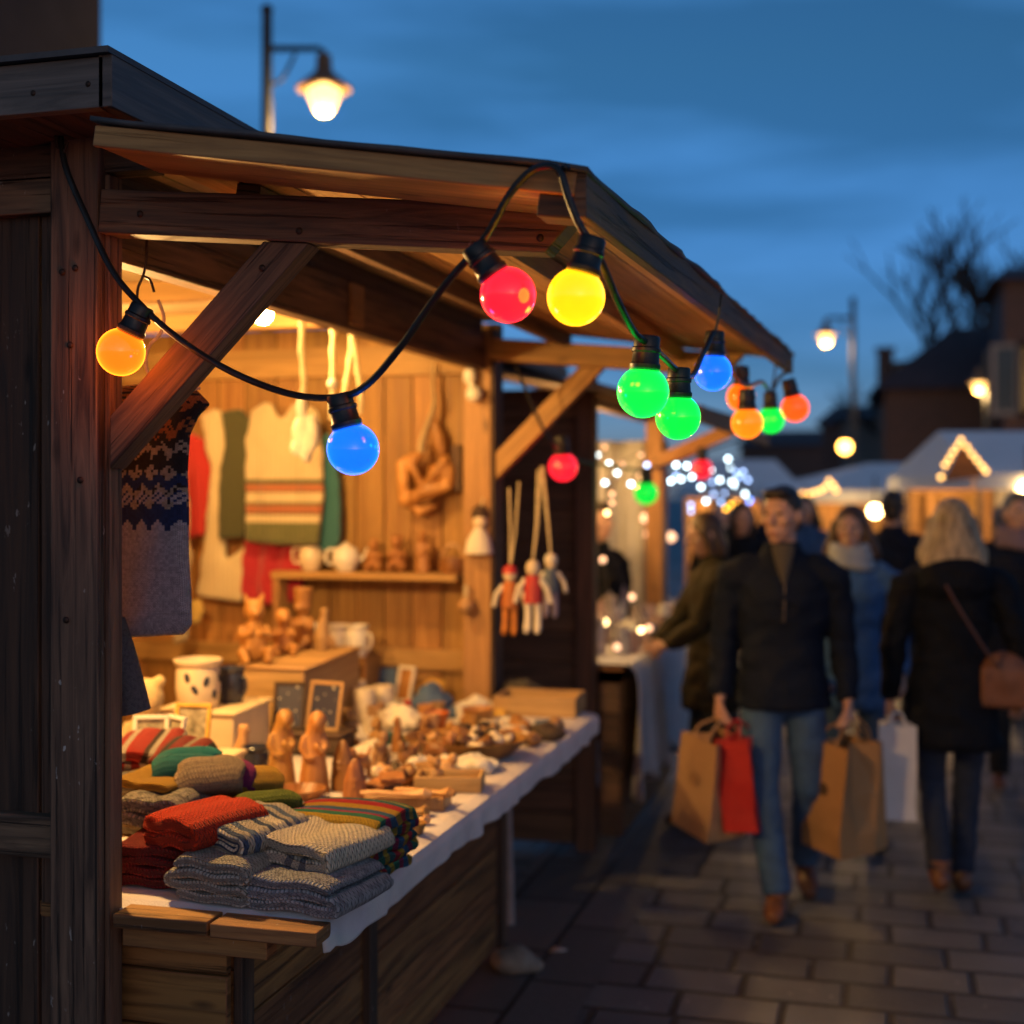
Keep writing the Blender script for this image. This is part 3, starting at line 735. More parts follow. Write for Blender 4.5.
sweater('folded_sweater', 'rainbow striped knit folded behind the cream speckled pile', 296, 868, TZ, .19, .27, 5, .0285, K_STRIPE, -97, 10, f=3.22)
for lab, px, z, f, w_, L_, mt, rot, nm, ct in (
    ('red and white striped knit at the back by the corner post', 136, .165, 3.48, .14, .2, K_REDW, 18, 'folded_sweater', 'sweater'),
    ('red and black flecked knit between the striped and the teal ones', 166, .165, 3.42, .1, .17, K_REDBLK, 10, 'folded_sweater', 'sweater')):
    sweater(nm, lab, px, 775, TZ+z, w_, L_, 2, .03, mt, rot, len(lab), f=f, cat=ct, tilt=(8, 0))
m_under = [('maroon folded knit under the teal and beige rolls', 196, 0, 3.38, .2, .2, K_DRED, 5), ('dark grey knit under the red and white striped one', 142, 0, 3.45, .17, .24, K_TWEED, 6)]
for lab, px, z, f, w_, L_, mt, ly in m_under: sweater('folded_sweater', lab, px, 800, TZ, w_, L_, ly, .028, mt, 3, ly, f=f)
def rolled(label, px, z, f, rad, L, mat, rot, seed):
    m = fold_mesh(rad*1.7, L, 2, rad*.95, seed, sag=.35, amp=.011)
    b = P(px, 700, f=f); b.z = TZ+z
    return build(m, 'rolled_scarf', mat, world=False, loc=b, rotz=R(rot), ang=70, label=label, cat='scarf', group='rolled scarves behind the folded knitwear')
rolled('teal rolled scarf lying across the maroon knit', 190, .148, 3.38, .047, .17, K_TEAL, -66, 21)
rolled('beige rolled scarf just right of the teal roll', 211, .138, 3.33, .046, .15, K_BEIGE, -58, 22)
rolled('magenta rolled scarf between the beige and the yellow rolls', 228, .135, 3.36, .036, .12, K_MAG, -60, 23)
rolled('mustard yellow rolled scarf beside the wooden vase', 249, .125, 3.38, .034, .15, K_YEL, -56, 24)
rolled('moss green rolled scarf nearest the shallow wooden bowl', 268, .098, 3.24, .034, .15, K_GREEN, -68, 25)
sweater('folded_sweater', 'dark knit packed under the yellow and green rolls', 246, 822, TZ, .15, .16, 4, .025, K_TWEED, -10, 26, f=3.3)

# ------------------------------------------------------------------ fair isle sweater by the post
def fairisle(r, c, rows=104):
    G, NV, BE, RU, DK = (.55, .47, .53), (.02, .04, .15), (.5, .39, .31), (.42, .14, .045), (.03, .022, .026)
    tri = abs(((c/7) % 1)-.5)*4-1; t = r/rows; h = random.random(); b = .8+.4*h
    bands = [(.10, RU, .02), (.15, DK, .02), (.20, RU, .022), (.235, DK, .02), (.275, BE, .02), (.325, DK, -.02), (.36, BE, .02), (.40, NV, .018), (.425, BE, .018), (.455, G, -.016), (.475, BE, .016), (.545, NV, .02), (2, G, 0)]
    for te, col, amp in bands:
        if t+amp*tri < te: break
    if col is RU and h < .3: col = DK
    if col is BE and h < .22: col = DK
    if col is G and t < .5 and (c+r) % 3 == 0: col = NV
    return tuple(q*b for q in col)
def cloth_panel(name, label, cat, rows, cols, x0, xr, z0, z1, y, thick, colf, mat, group=None, loc=None):
    """closed knitted panel: front, rolled right edge, back; one face per stitch"""
    vs = []; fs = []; us = []; cl = []
    nb = 5; ring = []
    for r in range(rows+1):
        tr = r/rows; z = z0+(z1-z0)*tr; xe = xr(tr)
        row = []
        for c in range(cols+1): row.append((x0+(xe-x0)*c/cols, -1))
        for k in range(1, nb): row.append((xe+thick*.5*math.sin(math.pi*k/nb), -math.cos(math.pi*k/nb)))
        for c in range(cols, -1, -1): row.append((x0+(xe-x0)*c/cols, 1))
        n_ = len(row)
        for x, s in row:
            wv = .014*math.sin(x*26+tr*3)+.01*noise.noise((x*9, tr*4, 2))
            zz = z+.006*noise.noise((x*12, z*12, 5))+.022*(x-x0)/.45*(1 if tr > .9 else .3)
            t_ = thick*.5*(1 if 0 < r < rows else .4)
            vs.append((x, y+wv+s*t_, zz))
    for r in range(rows):
        for c in range(n_-1):
            q = (r*n_+c, r*n_+c+1, (r+1)*n_+c+1, (r+1)*n_+c); fs.append(q[::-1])
            us.append([((r+1)*.0056, c*.0065), ((r+1)*.0056, (c+1)*.0065), (r*.0056, (c+1)*.0065), (r*.0056, c*.0065)])
            cl.append(colf(r, c))
    for r in (0, rows):
        h = n_//2
        for c in range(h):
            a, b, d, e = r*n_+c, r*n_+c+1, r*n_+n_-2-c, r*n_+n_-1-c
            if b == d: continue
            fs.append((a, b, d, e) if r == 0 else (e, d, b, a)); us.append([(r*.0075, 0)]*4); cl.append(colf(r, c))
    m = MB(); m.add(vs, fs, us)
    me = mesh_from(m, name, True, 0)
    at = me.color_attributes.new('Col', 'FLOAT_COLOR', 'CORNER'); arr = []
    for p, c in zip(me.polygons, cl): arr += list(c)+[1] if False else [*c, 1]*p.loop_total
    at.data.foreach_set('color', arr)
    return put(me, name, mat, label=label, cat=cat, group=group)
K_FAIR = knit('fair_isle_yarn', GREY, use_col=True, s=.0065, speck=.12, dark=(.03, .03, .04), bump=.8)
def xr_(t):
    pts = [(0, -1.60), (.03, -1.505), (.09, -1.475), (.13, -1.50), (.2, -1.52), (.35, -1.53), (.6, -1.532), (.85, -1.528), (.96, -1.528), (1, -1.55)]
    for (a, b), (c, d) in zip(pts, pts[1:]):
        if t <= c: return b+(d-b)*(t-a)/(c-a)
    return pts[-1][1]
o = cloth_panel('fair_isle_sweater', 'grey and navy fair isle sweater hanging beside the near corner post', 'sweater', 104, 56, -1.9, xr_, 1.985, 1.405, 2.72, .034, fairisle, K_FAIR)
s_ = o.modifiers.new('sub', 'SUBSURF'); s_.levels = s_.render_levels = 1
HG = thing('coat_hanger', 'bent wire hook and hanger above the fair isle sweater', 'hanger', P(150, 238, f=3.0))
def px3(lst, f): return [P(a, b, f=f) for a, b in lst]
m = MB(); m.tube(catmull(px3([(147, 238), (146, 262), (143, 276), (138, 288), (137, 300)], 2.97), 5), .0032, 7); m.tube(catmull(px3([(143, 276), (150, 280), (154, 292)], 2.97), 5), .0032, 7); build(m, 'hook', IRON, HG)
m = MB(); m.tube(catmull(px3([(158, 300), (164, 318), (160, 334), (150, 345), (146, 360), (150, 376), (170, 392), (200, 388)], 2.99), 6), .004, 7); build(m, 'cord', ROPE, HG)
# grey sleeve lower down
m = MB(); m.tube(catmull(px3([(112, 620), (122, 655), (130, 690), (134, 712)], 3.0), 6), [.035+.012*i/18 for i in range(19)], 16, flat=.7)
build(m, 'knitted_sleeve', knit('grey_sleeve_yarn', [(0, (.2, .2, .23))], s=.008, speck=.4, dark=(.06, .06, .08)), loc=P(130, 690, f=3.0), label='grey knitted sleeve hanging below the fair isle sweater', cat='sleeve')

# ------------------------------------------------------------------ clothes on the far end wall
def garment_mat(name, stops, h, rib=70):
    n = N(name); tc = n.new('ShaderNodeTexCoord'); sp = n.new('ShaderNodeSeparateXYZ'); n.link(tc.outputs['Object'], sp.inputs[0])
    col = n.ramp(n.math('DIVIDE', sp.outputs[2], h), stops, 'CONSTANT') if len(stops) > 1 else stops[0][1]
    wv = n.math('ABSOLUTE', n.math('SINE', n.math('MULTIPLY', sp.outputs[0], rib*2)))
    fz = n.noise(n.coord('Object'), 160, 3, .6)
    if len(stops) > 1: col = n.mix(n.ramp(fz, [(.35, 0), (.75, .3)]), col, (.2, .17, .12))
    return n.set(col, .92, n.bump(n.math('ADD', wv, fz), .5, .005), Sheen_Weight=.3)
def garment(name, label, cat, polys, y, mat, thick=.035, fold=.014, freq=34, group='clothes hung on the far end wall', parts=(), seed=0):
    m = MB()
    for pl in polys:
        w_ = [P(a, b, Y=y) for a, b in pl]; m.prism([(q.x, q.z) for q in w_], y-thick/2, y+thick/2)
    base = V((sum(q[0] for q in m.v)/len(m.v), y, min(q[2] for q in m.v)))
    m.v = [tuple(V(q)-base) for q in m.v]
    me = blobmesh(m, .011, 5, .6)
    for q in me.vertices:
        x, yy, z = q.co
        q.co.y += fold*math.sin(x*freq+2*noise.noise((x*6, seed, z*5)))*(.4+.6*noise.noise((x*4, z*6, seed+2)))
        q.co.x += .008*noise.noise((z*14, seed, 1))
    return put(me, name, mat, loc=base, label=label, cat=cat, group=group)
cream = (.56, .45, .27)
garment('striped_sweater', 'cream sleeveless sweater with brown and green stripes across its lower half', 'sweater', [[(250, 410), (264, 402), (273, 404), (282, 422), (291, 404), (300, 402), (318, 410), (322, 440), (324, 500), (320, 545), (290, 546), (246, 542), (246, 500), (246, 440)]], 5.36,
    garment_mat('cream_striped_wool', [(0, (.09, .1, .035)), (.15, cream), (.2, (.05, .06, .025)), (.212, (.34, .1, .04)), (.262, (.1, .1, .04)), (.285, cream), (.345, (.05, .06, .025)), (.355, (.36, .11, .045)), (.40, (.08, .085, .035)), (.43, cream)], .665), fold=.02)
garment('green_cardigan', 'dark olive cardigan hanging edge on between two cream sweaters', 'cardigan', [[(222, 412), (240, 408), (250, 420), (248, 470), (244, 538), (219, 540), (220, 480), (226, 440)]], 5.40, garment_mat('olive_wool', [(0, (.05, .052, .022))], .6), seed=3)
garment('cream_cardigan', 'long plain cream cardigan hanging left of the olive one', 'cardigan', [[(200, 415), (216, 408), (234, 420), (232, 460), (224, 520), (226, 560), (247, 545), (243, 603), (196, 596), (205, 545), (212, 470)]], 5.43, garment_mat('cream_wool', [(0, (.58, .47, .29))], .8), seed=4)
garment('red_sweater', 'red sweater hanging at the far left of the clothes', 'sweater', [[(186, 430), (205, 440), (213, 470), (206, 535), (184, 540)]], 5.45, garment_mat('red_wool', [(0, (.4, .02, .02))], .5), seed=5)
garment('teal_sleeve_sweater', 'teal knitted sweater sleeve hanging right of the striped sweater', 'sweater', [[(318, 445), (328, 430), (336, 448), (341, 500), (340, 545), (328, 553), (314, 548), (312, 500)]], 5.42, garment_mat('teal_wool', [(0, (.025, .12, .14))], .5), seed=6)
garment('red_skirt', 'crimson red pleated skirt under the striped sweater', 'skirt', [[(246, 538), (300, 540), (306, 575), (300, 600), (276, 606), (250, 604), (240, 590)]], 5.44, garment_mat('crimson_wool', [(0, (.36, .015, .03))], .3), fold=.022, freq=60, seed=7)
garment('grey_scarf', 'beige scarf hanging in shade behind the fair isle sweater', 'scarf', [[(176, 470), (186, 465), (190, 560), (188, 640), (174, 645)]], 5.2, garment_mat('beige_wool', [(0, (.35, .28, .17))], .8), seed=8)
# plush animal between the post and the pedestal
def blobthing(name, label, cat, mb, mat, loc, vox=.006, it=3, rotz=0, **k):
    return put(blobmesh(mb, vox, it), name, mat, loc=loc, rotz=rotz, label=label, cat=cat, **k)
m = MB(); m.ell((0, 0, .1), (.075, .07, .11)).ell((0, -.01, .25), (.055, .055, .06)).tube([(.05, 0, .16), (.09, -.03, .08), (.1, -.06, .03)], [.03, .028, .026], 10).tube([(-.05, 0, .16), (-.09, -.03, .08)], [.03, .026], 10).ell((.05, -.08, .03), (.04, .06, .03)).ell((.04, 0, .3), .02).ell((-.04, 0, .3), .02)
PL = plain('cream_plush', (.55, .42, .22), .95, .15, 30, .6, 90)
b = P(148, 700, f=4.2); b.z = .857
blobthing('plush_bear', 'cream plush bear sitting behind the grey sleeve at the back', 'soft toy', m, PL, b, .008)
garment('yellow_mitten', 'pale yellow mitten hanging above the mug at the back', 'mitten', [[(190, 602), (200, 598), (204, 612), (200, 624), (190, 624)]], 5.3, garment_mat('pale_yellow_wool', [(0, (.55, .38, .1))], .2), group=None, seed=9)

# ropes with knots under the ceiling
def rope(label, top, pts, f, knot=None, r=.011):
    t = thing('hanging_rope', label, 'rope', P(*top, f=f), group='pale ropes hanging inside the stall')
    w_ = catmull([P(a, b, f=f) for a, b in pts], 6)
    m = MB(); m.tube(w_, [r*(1+.18*math.sin(i*1.3)) for i in range(len(w_))], 9)
    build(m, 'rope', ROPE, t)
    m = MB(); m.ell(P(*top, f=f), (.016, .016, .014)); build(m, 'top_knot', ROPE, t)
    if knot:
        m = MB()
        for cx, cy, rx, rz in knot:
            c = P(cx, cy, f=f); m.ell(c, (rx, .028, rz), Matrix.Rotation(random.uniform(-.5, .5), 3, 'Y'))
        o = V(t.location); m.v = [tuple(V(q)-o) for q in m.v]
        put(blobmesh(m, .007, 2), 'knotted_bundle', CLOTHBUN, t)
rope('long rope ending in a knotted cream bundle beside the striped sweater', (303, 319), [(303, 319), (302, 350), (304, 380), (302, 405)], 4.75, [(302, 408, .02, .05), (300, 432, .03, .06), (309, 440, .035, .05), (297, 448, .025, .03), (314, 430, .02, .06), (306, 455, .02, .03)])
rope('short straight rope with a knot at each end', (334, 331), [(334, 331), (333, 350), (333, 384), (332, 420)], 4.9, [(333, 384, .02, .022)])
rope('forked rope hung like an upside down letter V', (353, 336), [(353, 336), (350, 360), (346, 385), (344, 400)], 4.95)
m = MB(); m.tube(catmull([P(a, b, f=4.95) for a, b in ((353, 338), (357, 365), (361, 395), (360, 414))], 6), .011, 8)
build(m, 'rope', ROPE, [o for o in bpy.data.objects if o.get('label', '').startswith('forked rope')][0])

# carvings hung on the end wall
YW = 5.47
WC = thing('wall_carving', 'tangle of carved wooden bars hung on the end wall by a pale strap', 'carving', P(430, 470, Y=YW))
m = MB(); wp = lambda a, b, d=0: P(a, b, Y=YW-d)
for (x0, y0, x1, y1, d_, r_) in ((402, 460, 404, 504, .04, .026), (402, 502, 452, 484, .05, .028), (450, 488, 446, 456, .03, .024), (404, 462, 424, 456, .03, .022), (410, 460, 424, 498, .05, .016), (446, 458, 420, 492, .06, .018), (430, 470, 448, 476, .04, .03)): m.tube([wp(x0, y0, d_), wp((x0+x1)/2+1, (y0+y1)/2-1, d_+.01), wp(x1, y1, d_)], [r_, r_*1.15, r_*.9], 9)
m.tube([wp(402, 500, .03), wp(420, 512, .04), wp(436, 506, .03)], [.015, .022, .012], 9)
o = V(WC.location); m.v = [tuple(V(q)-o) for q in m.v]; put(blobmesh(m, .009, 2), 'carved_bars', W_CARVE, WC)
m = MB(); m.tube(catmull([wp(434, 362, .02), wp(433, 385, .02), wp(434, 405, .03), wp(428, 425, .03), wp(423, 440, .03), wp(422, 452, .03)], 6), [.008+.0007*i for i in range(31)], 8, flat=.6); build(m, 'strap', ROPE, WC)
m = MB(); m.ell(wp(438, 440, .02), (.03, .02, .1), Matrix.Rotation(-.25, 3, 'Y')); build(m, 'dark_spoon', W_CARVE3, WC)
m = MB(); a = wp(457, 445, .02); b = wp(457, 492, .02); m.board(a, b, .045, .03, up=(0, 1, 0)); build(m, 'dark_block', W_DARK, WC, bevel=.004)
m = MB(); m.ell(wp(470, 376, .12), (.03, .03, .04)).ell(wp(474, 394, .13), (.038, .035, .035)).tube([wp(469, 366, .1), wp(469, 376, .11)], .008, 6)
blob = m; base = wp(470, 376, .09); m.v = [tuple(V(q)-base) for q in m.v]
put(blobmesh(m, .008, 2), 'white_ornament', WHITE_CER, loc=base, label='white double ball ornament hung high on the far corner post', cat='ornament')
t = thing('hanging_figure', 'small dark haired doll in a cream dress hung on the far corner post', 'doll', P(482, 505, Y=5.36))
yf = 5.36
m = MB(); m.ell(P(480, 522, Y=yf), (.03, .03, .035)); build(m, 'head', CREAM_CER, t)
m = MB(); m.ell(P(480, 514, Y=yf+.01), (.036, .035, .04)); build(m, 'hair', W_DARK, t)
m = MB(); c = P(479, 540, Y=yf); m.lathe([(0, -.06), (.06, -.055), (.05, 0), (.02, .05), (0, .06)], c, 14).tube([P(484, 533, Y=yf), P(489, 548, Y=yf)], .014, 7).tube([P(474, 533, Y=yf), P(471, 552, Y=yf)], .014, 7); build(m, 'dress', CLOTHBUN, t)
m = MB(); m.tube([P(483, 498, Y=yf), P(481, 512, Y=yf)], .004, 6); build(m, 'cord', ROPE, t)
t = thing('wooden_ball_pendant', 'wooden ball hanging on a cord under the end of the shelf', 'ornament', P(466, 606, Y=5.33))
m = MB(); m.ell(P(466, 606, Y=5.33), .034); build(m, 'ball', W_CARVE2, t)
m = MB(); m.tube([P(466, 585, Y=5.33), P(466, 600, Y=5.33)], .009, 7); build(m, 'cord', ROPE, t)

# ------------------------------------------------------------------ carved figures, pots and bowls: one maker per kind
def fig_saint(h, arms=1, hood=True, n=.005, lean=0):
    m = MB(); s = h
    m.loft([(0, 0, 0, .2*s, .16*s), (0, 0, .1*s, .19*s, .15*s), (0, 0, .4*s, .15*s, .12*s), (0, .005, .62*s, .14*s, .10*s), (0, .005, .73*s, .1*s, .085*s), (lean*.1*s, 0, .78*s, .05*s, .05*s)], 18)
    m.ell((lean*.16*s, -.03*s, .86*s), (.09*s, .095*s, .11*s))
    if hood: m.ell((lean*.15*s, .015*s, .87*s), (.115*s, .105*s, .13*s)); m.loft([(0, .03*s, .6*s, .15*s, .1*s), (lean*.1*s, .02*s, .85*s, .1*s, .09*s)], 14)
    if arms:
        m.tube([(-.105*s, .01*s, .69*s), (-.145*s, -.03*s, .55*s), (-.1*s, -.105*s, .44*s), (.0, -.125*s, .43*s)], [.05*s, .052*s, .042*s, .03*s], 12)
        m.tube([(.105*s, .01*s, .69*s), (.14*s, -.04*s, .56*s), (.09*s, -.11*s, .5*s), (.02*s, -.12*s, .6*s)], [.05*s, .052*s, .04*s, .03*s], 12)
    return blobmesh(m, max(.0032, h*.017), 4)
def fig_seated(h, ears=False, hat=False):
    m = MB(); s = h
    m.ell((0, .02*s, .3*s), (.2*s, .19*s, .32*s)).ell((0, -.01*s, .74*s), (.155*s, .15*s, .17*s))
    for q in (-1, 1):
        m.tube([(q*.15*s, 0, .5*s), (q*.2*s, -.07*s, .36*s), (q*.05*s, -.19*s, .44*s)], [.07*s, .062*s, .05*s], 10)
        m.tube([(q*.13*s, .02*s, .12*s), (q*.19*s, -.2*s, .16*s), (q*.15*s, -.28*s, .05*s)], [.1*s, .085*s, .06*s], 10)
        m.ell((q*.15*s, -.32*s, .05*s), (.06*s, .09*s, .05*s))
        if ears: m.tube([(q*.1*s, 0, .86*s), (q*.13*s, 0, .99*s)], [.05*s, .018*s], 8)
    m.ell((0, -.15*s, .7*s), (.06*s, .07*s, .05*s))
    if hat: m.lathe([(0, .8*s), (.15*s, .8*s), (.17*s, 1.02*s), (.18*s, 1.05*s), (0, 1.05*s)])
    return blobmesh(m, max(.004, h*.022), 2)
def fig_bird(h):
    m = MB(); s = h
    m.loft([(0, 0, 0, .17*s, .17*s), (0, 0, .3*s, .2*s, .19*s), (.02*s, 0, .6*s, .14*s, .14*s), (.05*s, 0, .8*s, .1*s, .1*s), (.06*s, 0, .95*s, .11*s, .1*s), (.06*s, 0, 1.0*s, .09*s, .08*s)], 18)
    m.tube([(.05*s, 0, .3*s), (.24*s, 0, .2*s), (.34*s, 0, .05*s)], [.12*s, .09*s, .03*s], 10)
    m.tube([(.1*s, 0, .9*s), (.2*s, 0, .88*s)], [.05*s, .015*s], 8)
    return blobmesh(m, max(.004, h*.022), 2)
def fig_gnome(h):
    m = MB(); s = h
    m.loft([(0, 0, 0, .27*s, .2*s), (0, 0, .25*s, .26*s, .2*s), (0, 0, .6*s, .22*s, .17*s), (0, 0, .82*s, .15*s, .12*s), (0, 0, .95*s, .08*s, .06*s), (0, 0, 1.0*s, .02*s, .02*s)], 20)
    m.ell((0, -.17*s, .45*s), (.05*s, .05*s, .045*s)).tube([(-.2*s, -.08*s, .52*s), (0, -.19*s, .56*s), (.2*s, -.08*s, .52*s)], .03*s, 8)
    return blobmesh(m, max(.004, h*.025), 2)
FIGG = 'carved wooden figures on the near stall'
def onto(px, py, z=TZ): return P(px, py, Z=z)
def figure(kind, label, px, h, mat, f=None, py=None, z=TZ, rot=0, name='carved_figure', cat='wooden figure', **k):
    if f: b = P(px, 700, f=f); b.z = z
    else: b = onto(px, py, z)
    me = {'saint': fig_saint, 'seated': fig_seated, 'bird': fig_bird, 'gnome': fig_gnome}[kind](h, **k)
    return put(me, name, mat, loc=b, rotz=R(rot), label=label, cat=cat, group=FIGG)
figure('saint', 'robed wooden figure with folded arms, left one of the tall pair', 281, .235, W_CARVE, py=788, rot=38, lean=.35)
figure('saint', 'robed wooden figure holding its chin, right one of the tall pair', 314, .238, W_CARVE, py=792, rot=28, lean=.3)
figure('bird', 'pale carved bird with a long tail behind the rolled scarves', 241, .165, W_CARVE2, py=778, rot=0)
figure('gnome', 'round topped wooden gnome nearest the wooden tool tray', 355, .135, W_CARVE3, py=806, rot=20)
figure('gnome', 'pointed dark gnome just behind the round topped one', 343, .15, W_CARVE3, py=790, rot=-10)
figure('seated', 'wooden figure sitting with raised hands left of the candles', 347, .155, W_CARVE, py=748, rot=30)
figure('seated', 'kneeling wooden figure to the right of the raised hands one', 377, .13, W_CARVE, py=752, rot=-30)
figure('saint', 'small cloaked wooden figure beside the big wooden bowl', 397, .12, W_CARVE3, py=752, rot=-20, arms=0)
figure('bird', 'wooden bird perched at the right end of the honey coloured box', 322, .16, W_CARVE2, f=5.2, z=TZ+.272, rot=15)
# pedestals
def crate(label, px0, px1, f, h, depth, mat, rot=0, name='display_box', cat='display box', z=TZ):
    a = P(px0, 700, f=f); b = P(px1, 700, f=f); w_ = (b-a).length; c = (a+b)/2
    m = MB(); m.box((0, depth/2, h/2), (w_, depth, h-.012), 0); m.box((0, depth/2, h), (w_+.02, depth+.02, .014), 0)
    return build(m, name, mat, world=False, loc=(c.x, c.y, z), bevel=.008, rotz=R(rot), label=label, cat=cat)
crate('cream covered display box carrying the leaf mug', 154, 236, 4.25, .185, .3, CREAM_CARD, 4)
crate('tall honey coloured wooden box carrying the carved bears', 236, 306, 4.72, .265, .62, W_BOX, 4)
SH2 = thing('display_shelf', 'low wooden riser shelf carrying the white mugs', 'shelf', P(340, 690, f=5.72))
a, b = P(304, 656, f=5.75), P(372, 652, f=5.72)
m = MB(); m.board(a, b, .15, .022); build(m, 'board', W_RAIL, SH2, bevel=.003)
for q in (a, b): m = MB(); m.board((q.x, q.y, TZ), (q.x, q.y, q.z-.011), .18, .02, up=(1, 0, 0)); build(m, 'side_panel', W_RAIL, SH2, bevel=.003)
ztop = TZ+.265+.007
figure('seated', 'carved wooden cat eared figure, tallest on the wooden box', 254, .25, W_CARVE, f=4.83, z=ztop, rot=35, ears=True)
figure('seated', 'round headed wooden child sitting in the middle of the wooden box', 283, .19, W_CARVE, f=5.05, z=ztop, rot=35)
figure('seated', 'wooden figure in a tall hat at the right of the wooden box', 303, .225, W_CARVE, f=5.25, z=ztop, rot=-10, hat=True)
# mugs
def mug(label, px, r, h, mat, f=None, py=None, z=TZ, rot=0, leaf=False, handle=True, name='mug', cat='mug', group=None, lid=False):
    if f: b = P(px, 700, f=f); b.z = z
    else: b = onto(px, py, z)
    t = thing(name, label, cat, b, R(rot), group)
    m = MB(); m.lathe([(0, 0), (r*.78, 0), (r*.86, h*.04), (r*.98, h*.4), (r*.95, h*.75), (r*.9, h*.84), (r*1.02, h*.9), (r*1.06, h*.98), (r*1.02, h), (r*.9, h), (r*.82, h*.85), (r*.86, h*.4), (r*.7, h*.08), (0, h*.08)], (0, 0, 0), 28)
    build(m, 'cup', mat, t, world=False)
    if handle:
        m = MB(); m.tube(catmull([V((r*.9, 0, h*.75)), V((r*1.45, 0, h*.72)), V((r*1.55, 0, h*.45)), V((r*1.2, 0, h*.22)), V((r*.88, 0, h*.25))], 5), r*.11, 8); build(m, 'handle', mat, t, world=False)
    if leaf:
        for a, zz, tl in ((-130, .42, .5), (-100, .58, -.3), (-75, .3, .1), (-52, .62, .3), (-30, .35, -.2), (-150, .66, .2)):
            q = R(a); M_ = Matrix.Rotation(q, 3, 'Z')@Matrix.Rotation(tl, 3, 'X')
            m = MB(); m.ell(M_@V((0, 0, 0))+V((math.cos(q)*r*.965, math.sin(q)*r*.965, h*zz)), (r*.05, r*.13, r*.23), M_); build(m, 'leaf_motif', DARK_CER, t, world=False)
    if lid:
        m = MB(); m.lathe([(r*.98, h), (r, h*1.04), (r*.5, h*1.12), (0, h*1.14)]); m.ell((0, 0, h*1.17), (r*.16, r*.16, r*.13)); build(m, 'lid', mat, t, world=False)
    return t
mug('cream ceramic mug painted with dark leaves on the cream box', 198, .073, .155, CREAM_CER, f=4.32, z=TZ+.192, rot=60, leaf=True, handle=False)
mug('dark blue ceramic mug half hidden behind the leaf mug', 231, .045, .115, DARK_CER, f=4.42, z=TZ+.192, rot=-20)
zs = a.z+.011
mug('white mug at the left end of the riser shelf', 319, .05, .13, WHITE_CER, f=5.7, z=zs, rot=30, group='white mugs on the riser shelf')
mug('white mug with a dark handle in the middle of the riser shelf', 339, .05, .13, WHITE_CER, f=5.68, z=zs, rot=-40, group='white mugs on the riser shelf')
mug('white mug at the right end of the riser shelf', 357, .048, .13, WHITE_CER, f=5.66, z=zs, rot=-15, group='white mugs on the riser shelf')
mug('small black pot standing behind the rolled scarves', 256, .042, .11, DARK_CER, py=782, handle=False, name='pot', cat='pot')
CG = 'white pillar candles in a row'
for lab, px, py, r_, h_ in (('tall white candle furthest left in front of the blue cards', 341, 706, .04, .13), ('white candle, second and tallest of the row', 356, 712, .042, .125), ('squat white candle nearest the wooden figures', 364, 722, .045, .13), ('short white candle beside the white linen', 383, 716, .042, .12)):
    t = thing('pillar_candle', lab, 'candle', onto(px, py), group=CG)
    m = MB(); m.lathe([(0, 0), (r_, 0), (r_*1.02, .01), (r_, h_-.006), (r_*.93, h_), (r_*.6, h_-.005), (0, h_-.008)]); build(m, 'wax', CREAM_CER, t, world=False)
    m = MB(); m.tube([(0, 0, h_-.01), (.001, 0, h_+.008)], .002, 5); build(m, 'wick', RUBBER, t, world=False)
# framed cards
NIGHT = N('navy_star_card'); vo = NIGHT.new('ShaderNodeTexVoronoi'); vo.inputs['Scale'].default_value = 1; NIGHT.link(NIGHT.coord('Object', (45, 45, 45)), vo.inputs['Vector'])
NIGHTM = NIGHT.set(NIGHT.ramp(vo.outputs['Distance'], [(.14, (.6, .55, .45)), (.2, (.02, .022, .06))]), .5)
def frame(label, px, py, w_, h_, rot, fr, pic, z=TZ, lean=-14, f=None):
    b = onto(px, py, z) if f is None else P(px, 700, f=f)
    b.z = z; t = thing('picture_frame', label, 'picture frame', b, R(rot))
    M_ = Matrix.Rotation(R(lean), 3, 'X'); k = .012
    m = MB()
    for p0, p1 in (((-w_/2, 0, k/2), (w_/2, 0, k/2)), ((-w_/2, 0, h_-k/2), (w_/2, 0, h_-k/2)), ((-w_/2+k/2, 0, k), (-w_/2+k/2, 0, h_-k)), ((w_/2-k/2, 0, k), (w_/2-k/2, 0, h_-k))): m.board(p0, p1, k, k, up=(0, 1, 0) if p0[0] == p1[0] else (0, 0, 1))
    m.xf(M_); build(m, 'frame', fr, t, world=False, bevel=.002)
    m = MB(); m.box((0, .003, h_/2), (w_-k*1.5, .005, h_-k*1.5)); m.xf(M_); build(m, 'picture', pic, t, world=False)
    m = MB(); m.board((0, .008, h_*.75), (0, h_*.42, h_*.0+.004), .03, .004); m.v = [tuple(M_@V(q)) if i < 4 else q for i, q in enumerate(m.v)]; build(m, 'strut', W_DARK, t, world=False)
crate('low dark box under the two blue cards', 272, 342, 4.5, .07, .14, W_DARK, 2)
frame('black framed card with a pale motif, left of the navy card', 288, 727, .11, .16, 12, W_DARK, NIGHTM, z=TZ+.078, f=4.56)
frame('navy card with star dots in a pale frame', 322, 733, .13, .165, -8, W_BOX, NIGHTM, z=TZ+.078, f=4.54)
frame('small blue picture card leaning by the red cloth', 387, 698, .1, .14, 20, W_DARK, BLUECLOTH)
frame('pale framed picture leaning beside the blue card', 402, 702, .09, .15, -22, WHITE_CER, W_CARVE3)
PH = plain('photo_print', (.3, .27, .2), .4, .8, 25, .05)
frame('small pale frame standing on the low cream box, left', 150, 758, .1, .13, 24, WHITE_CER, PH, f=3.8, z=TZ+.122)
frame('small white frame angled the other way on the low cream box', 168, 758, .09, .13, -30, WHITE_CER, PH, f=3.8, z=TZ+.122)
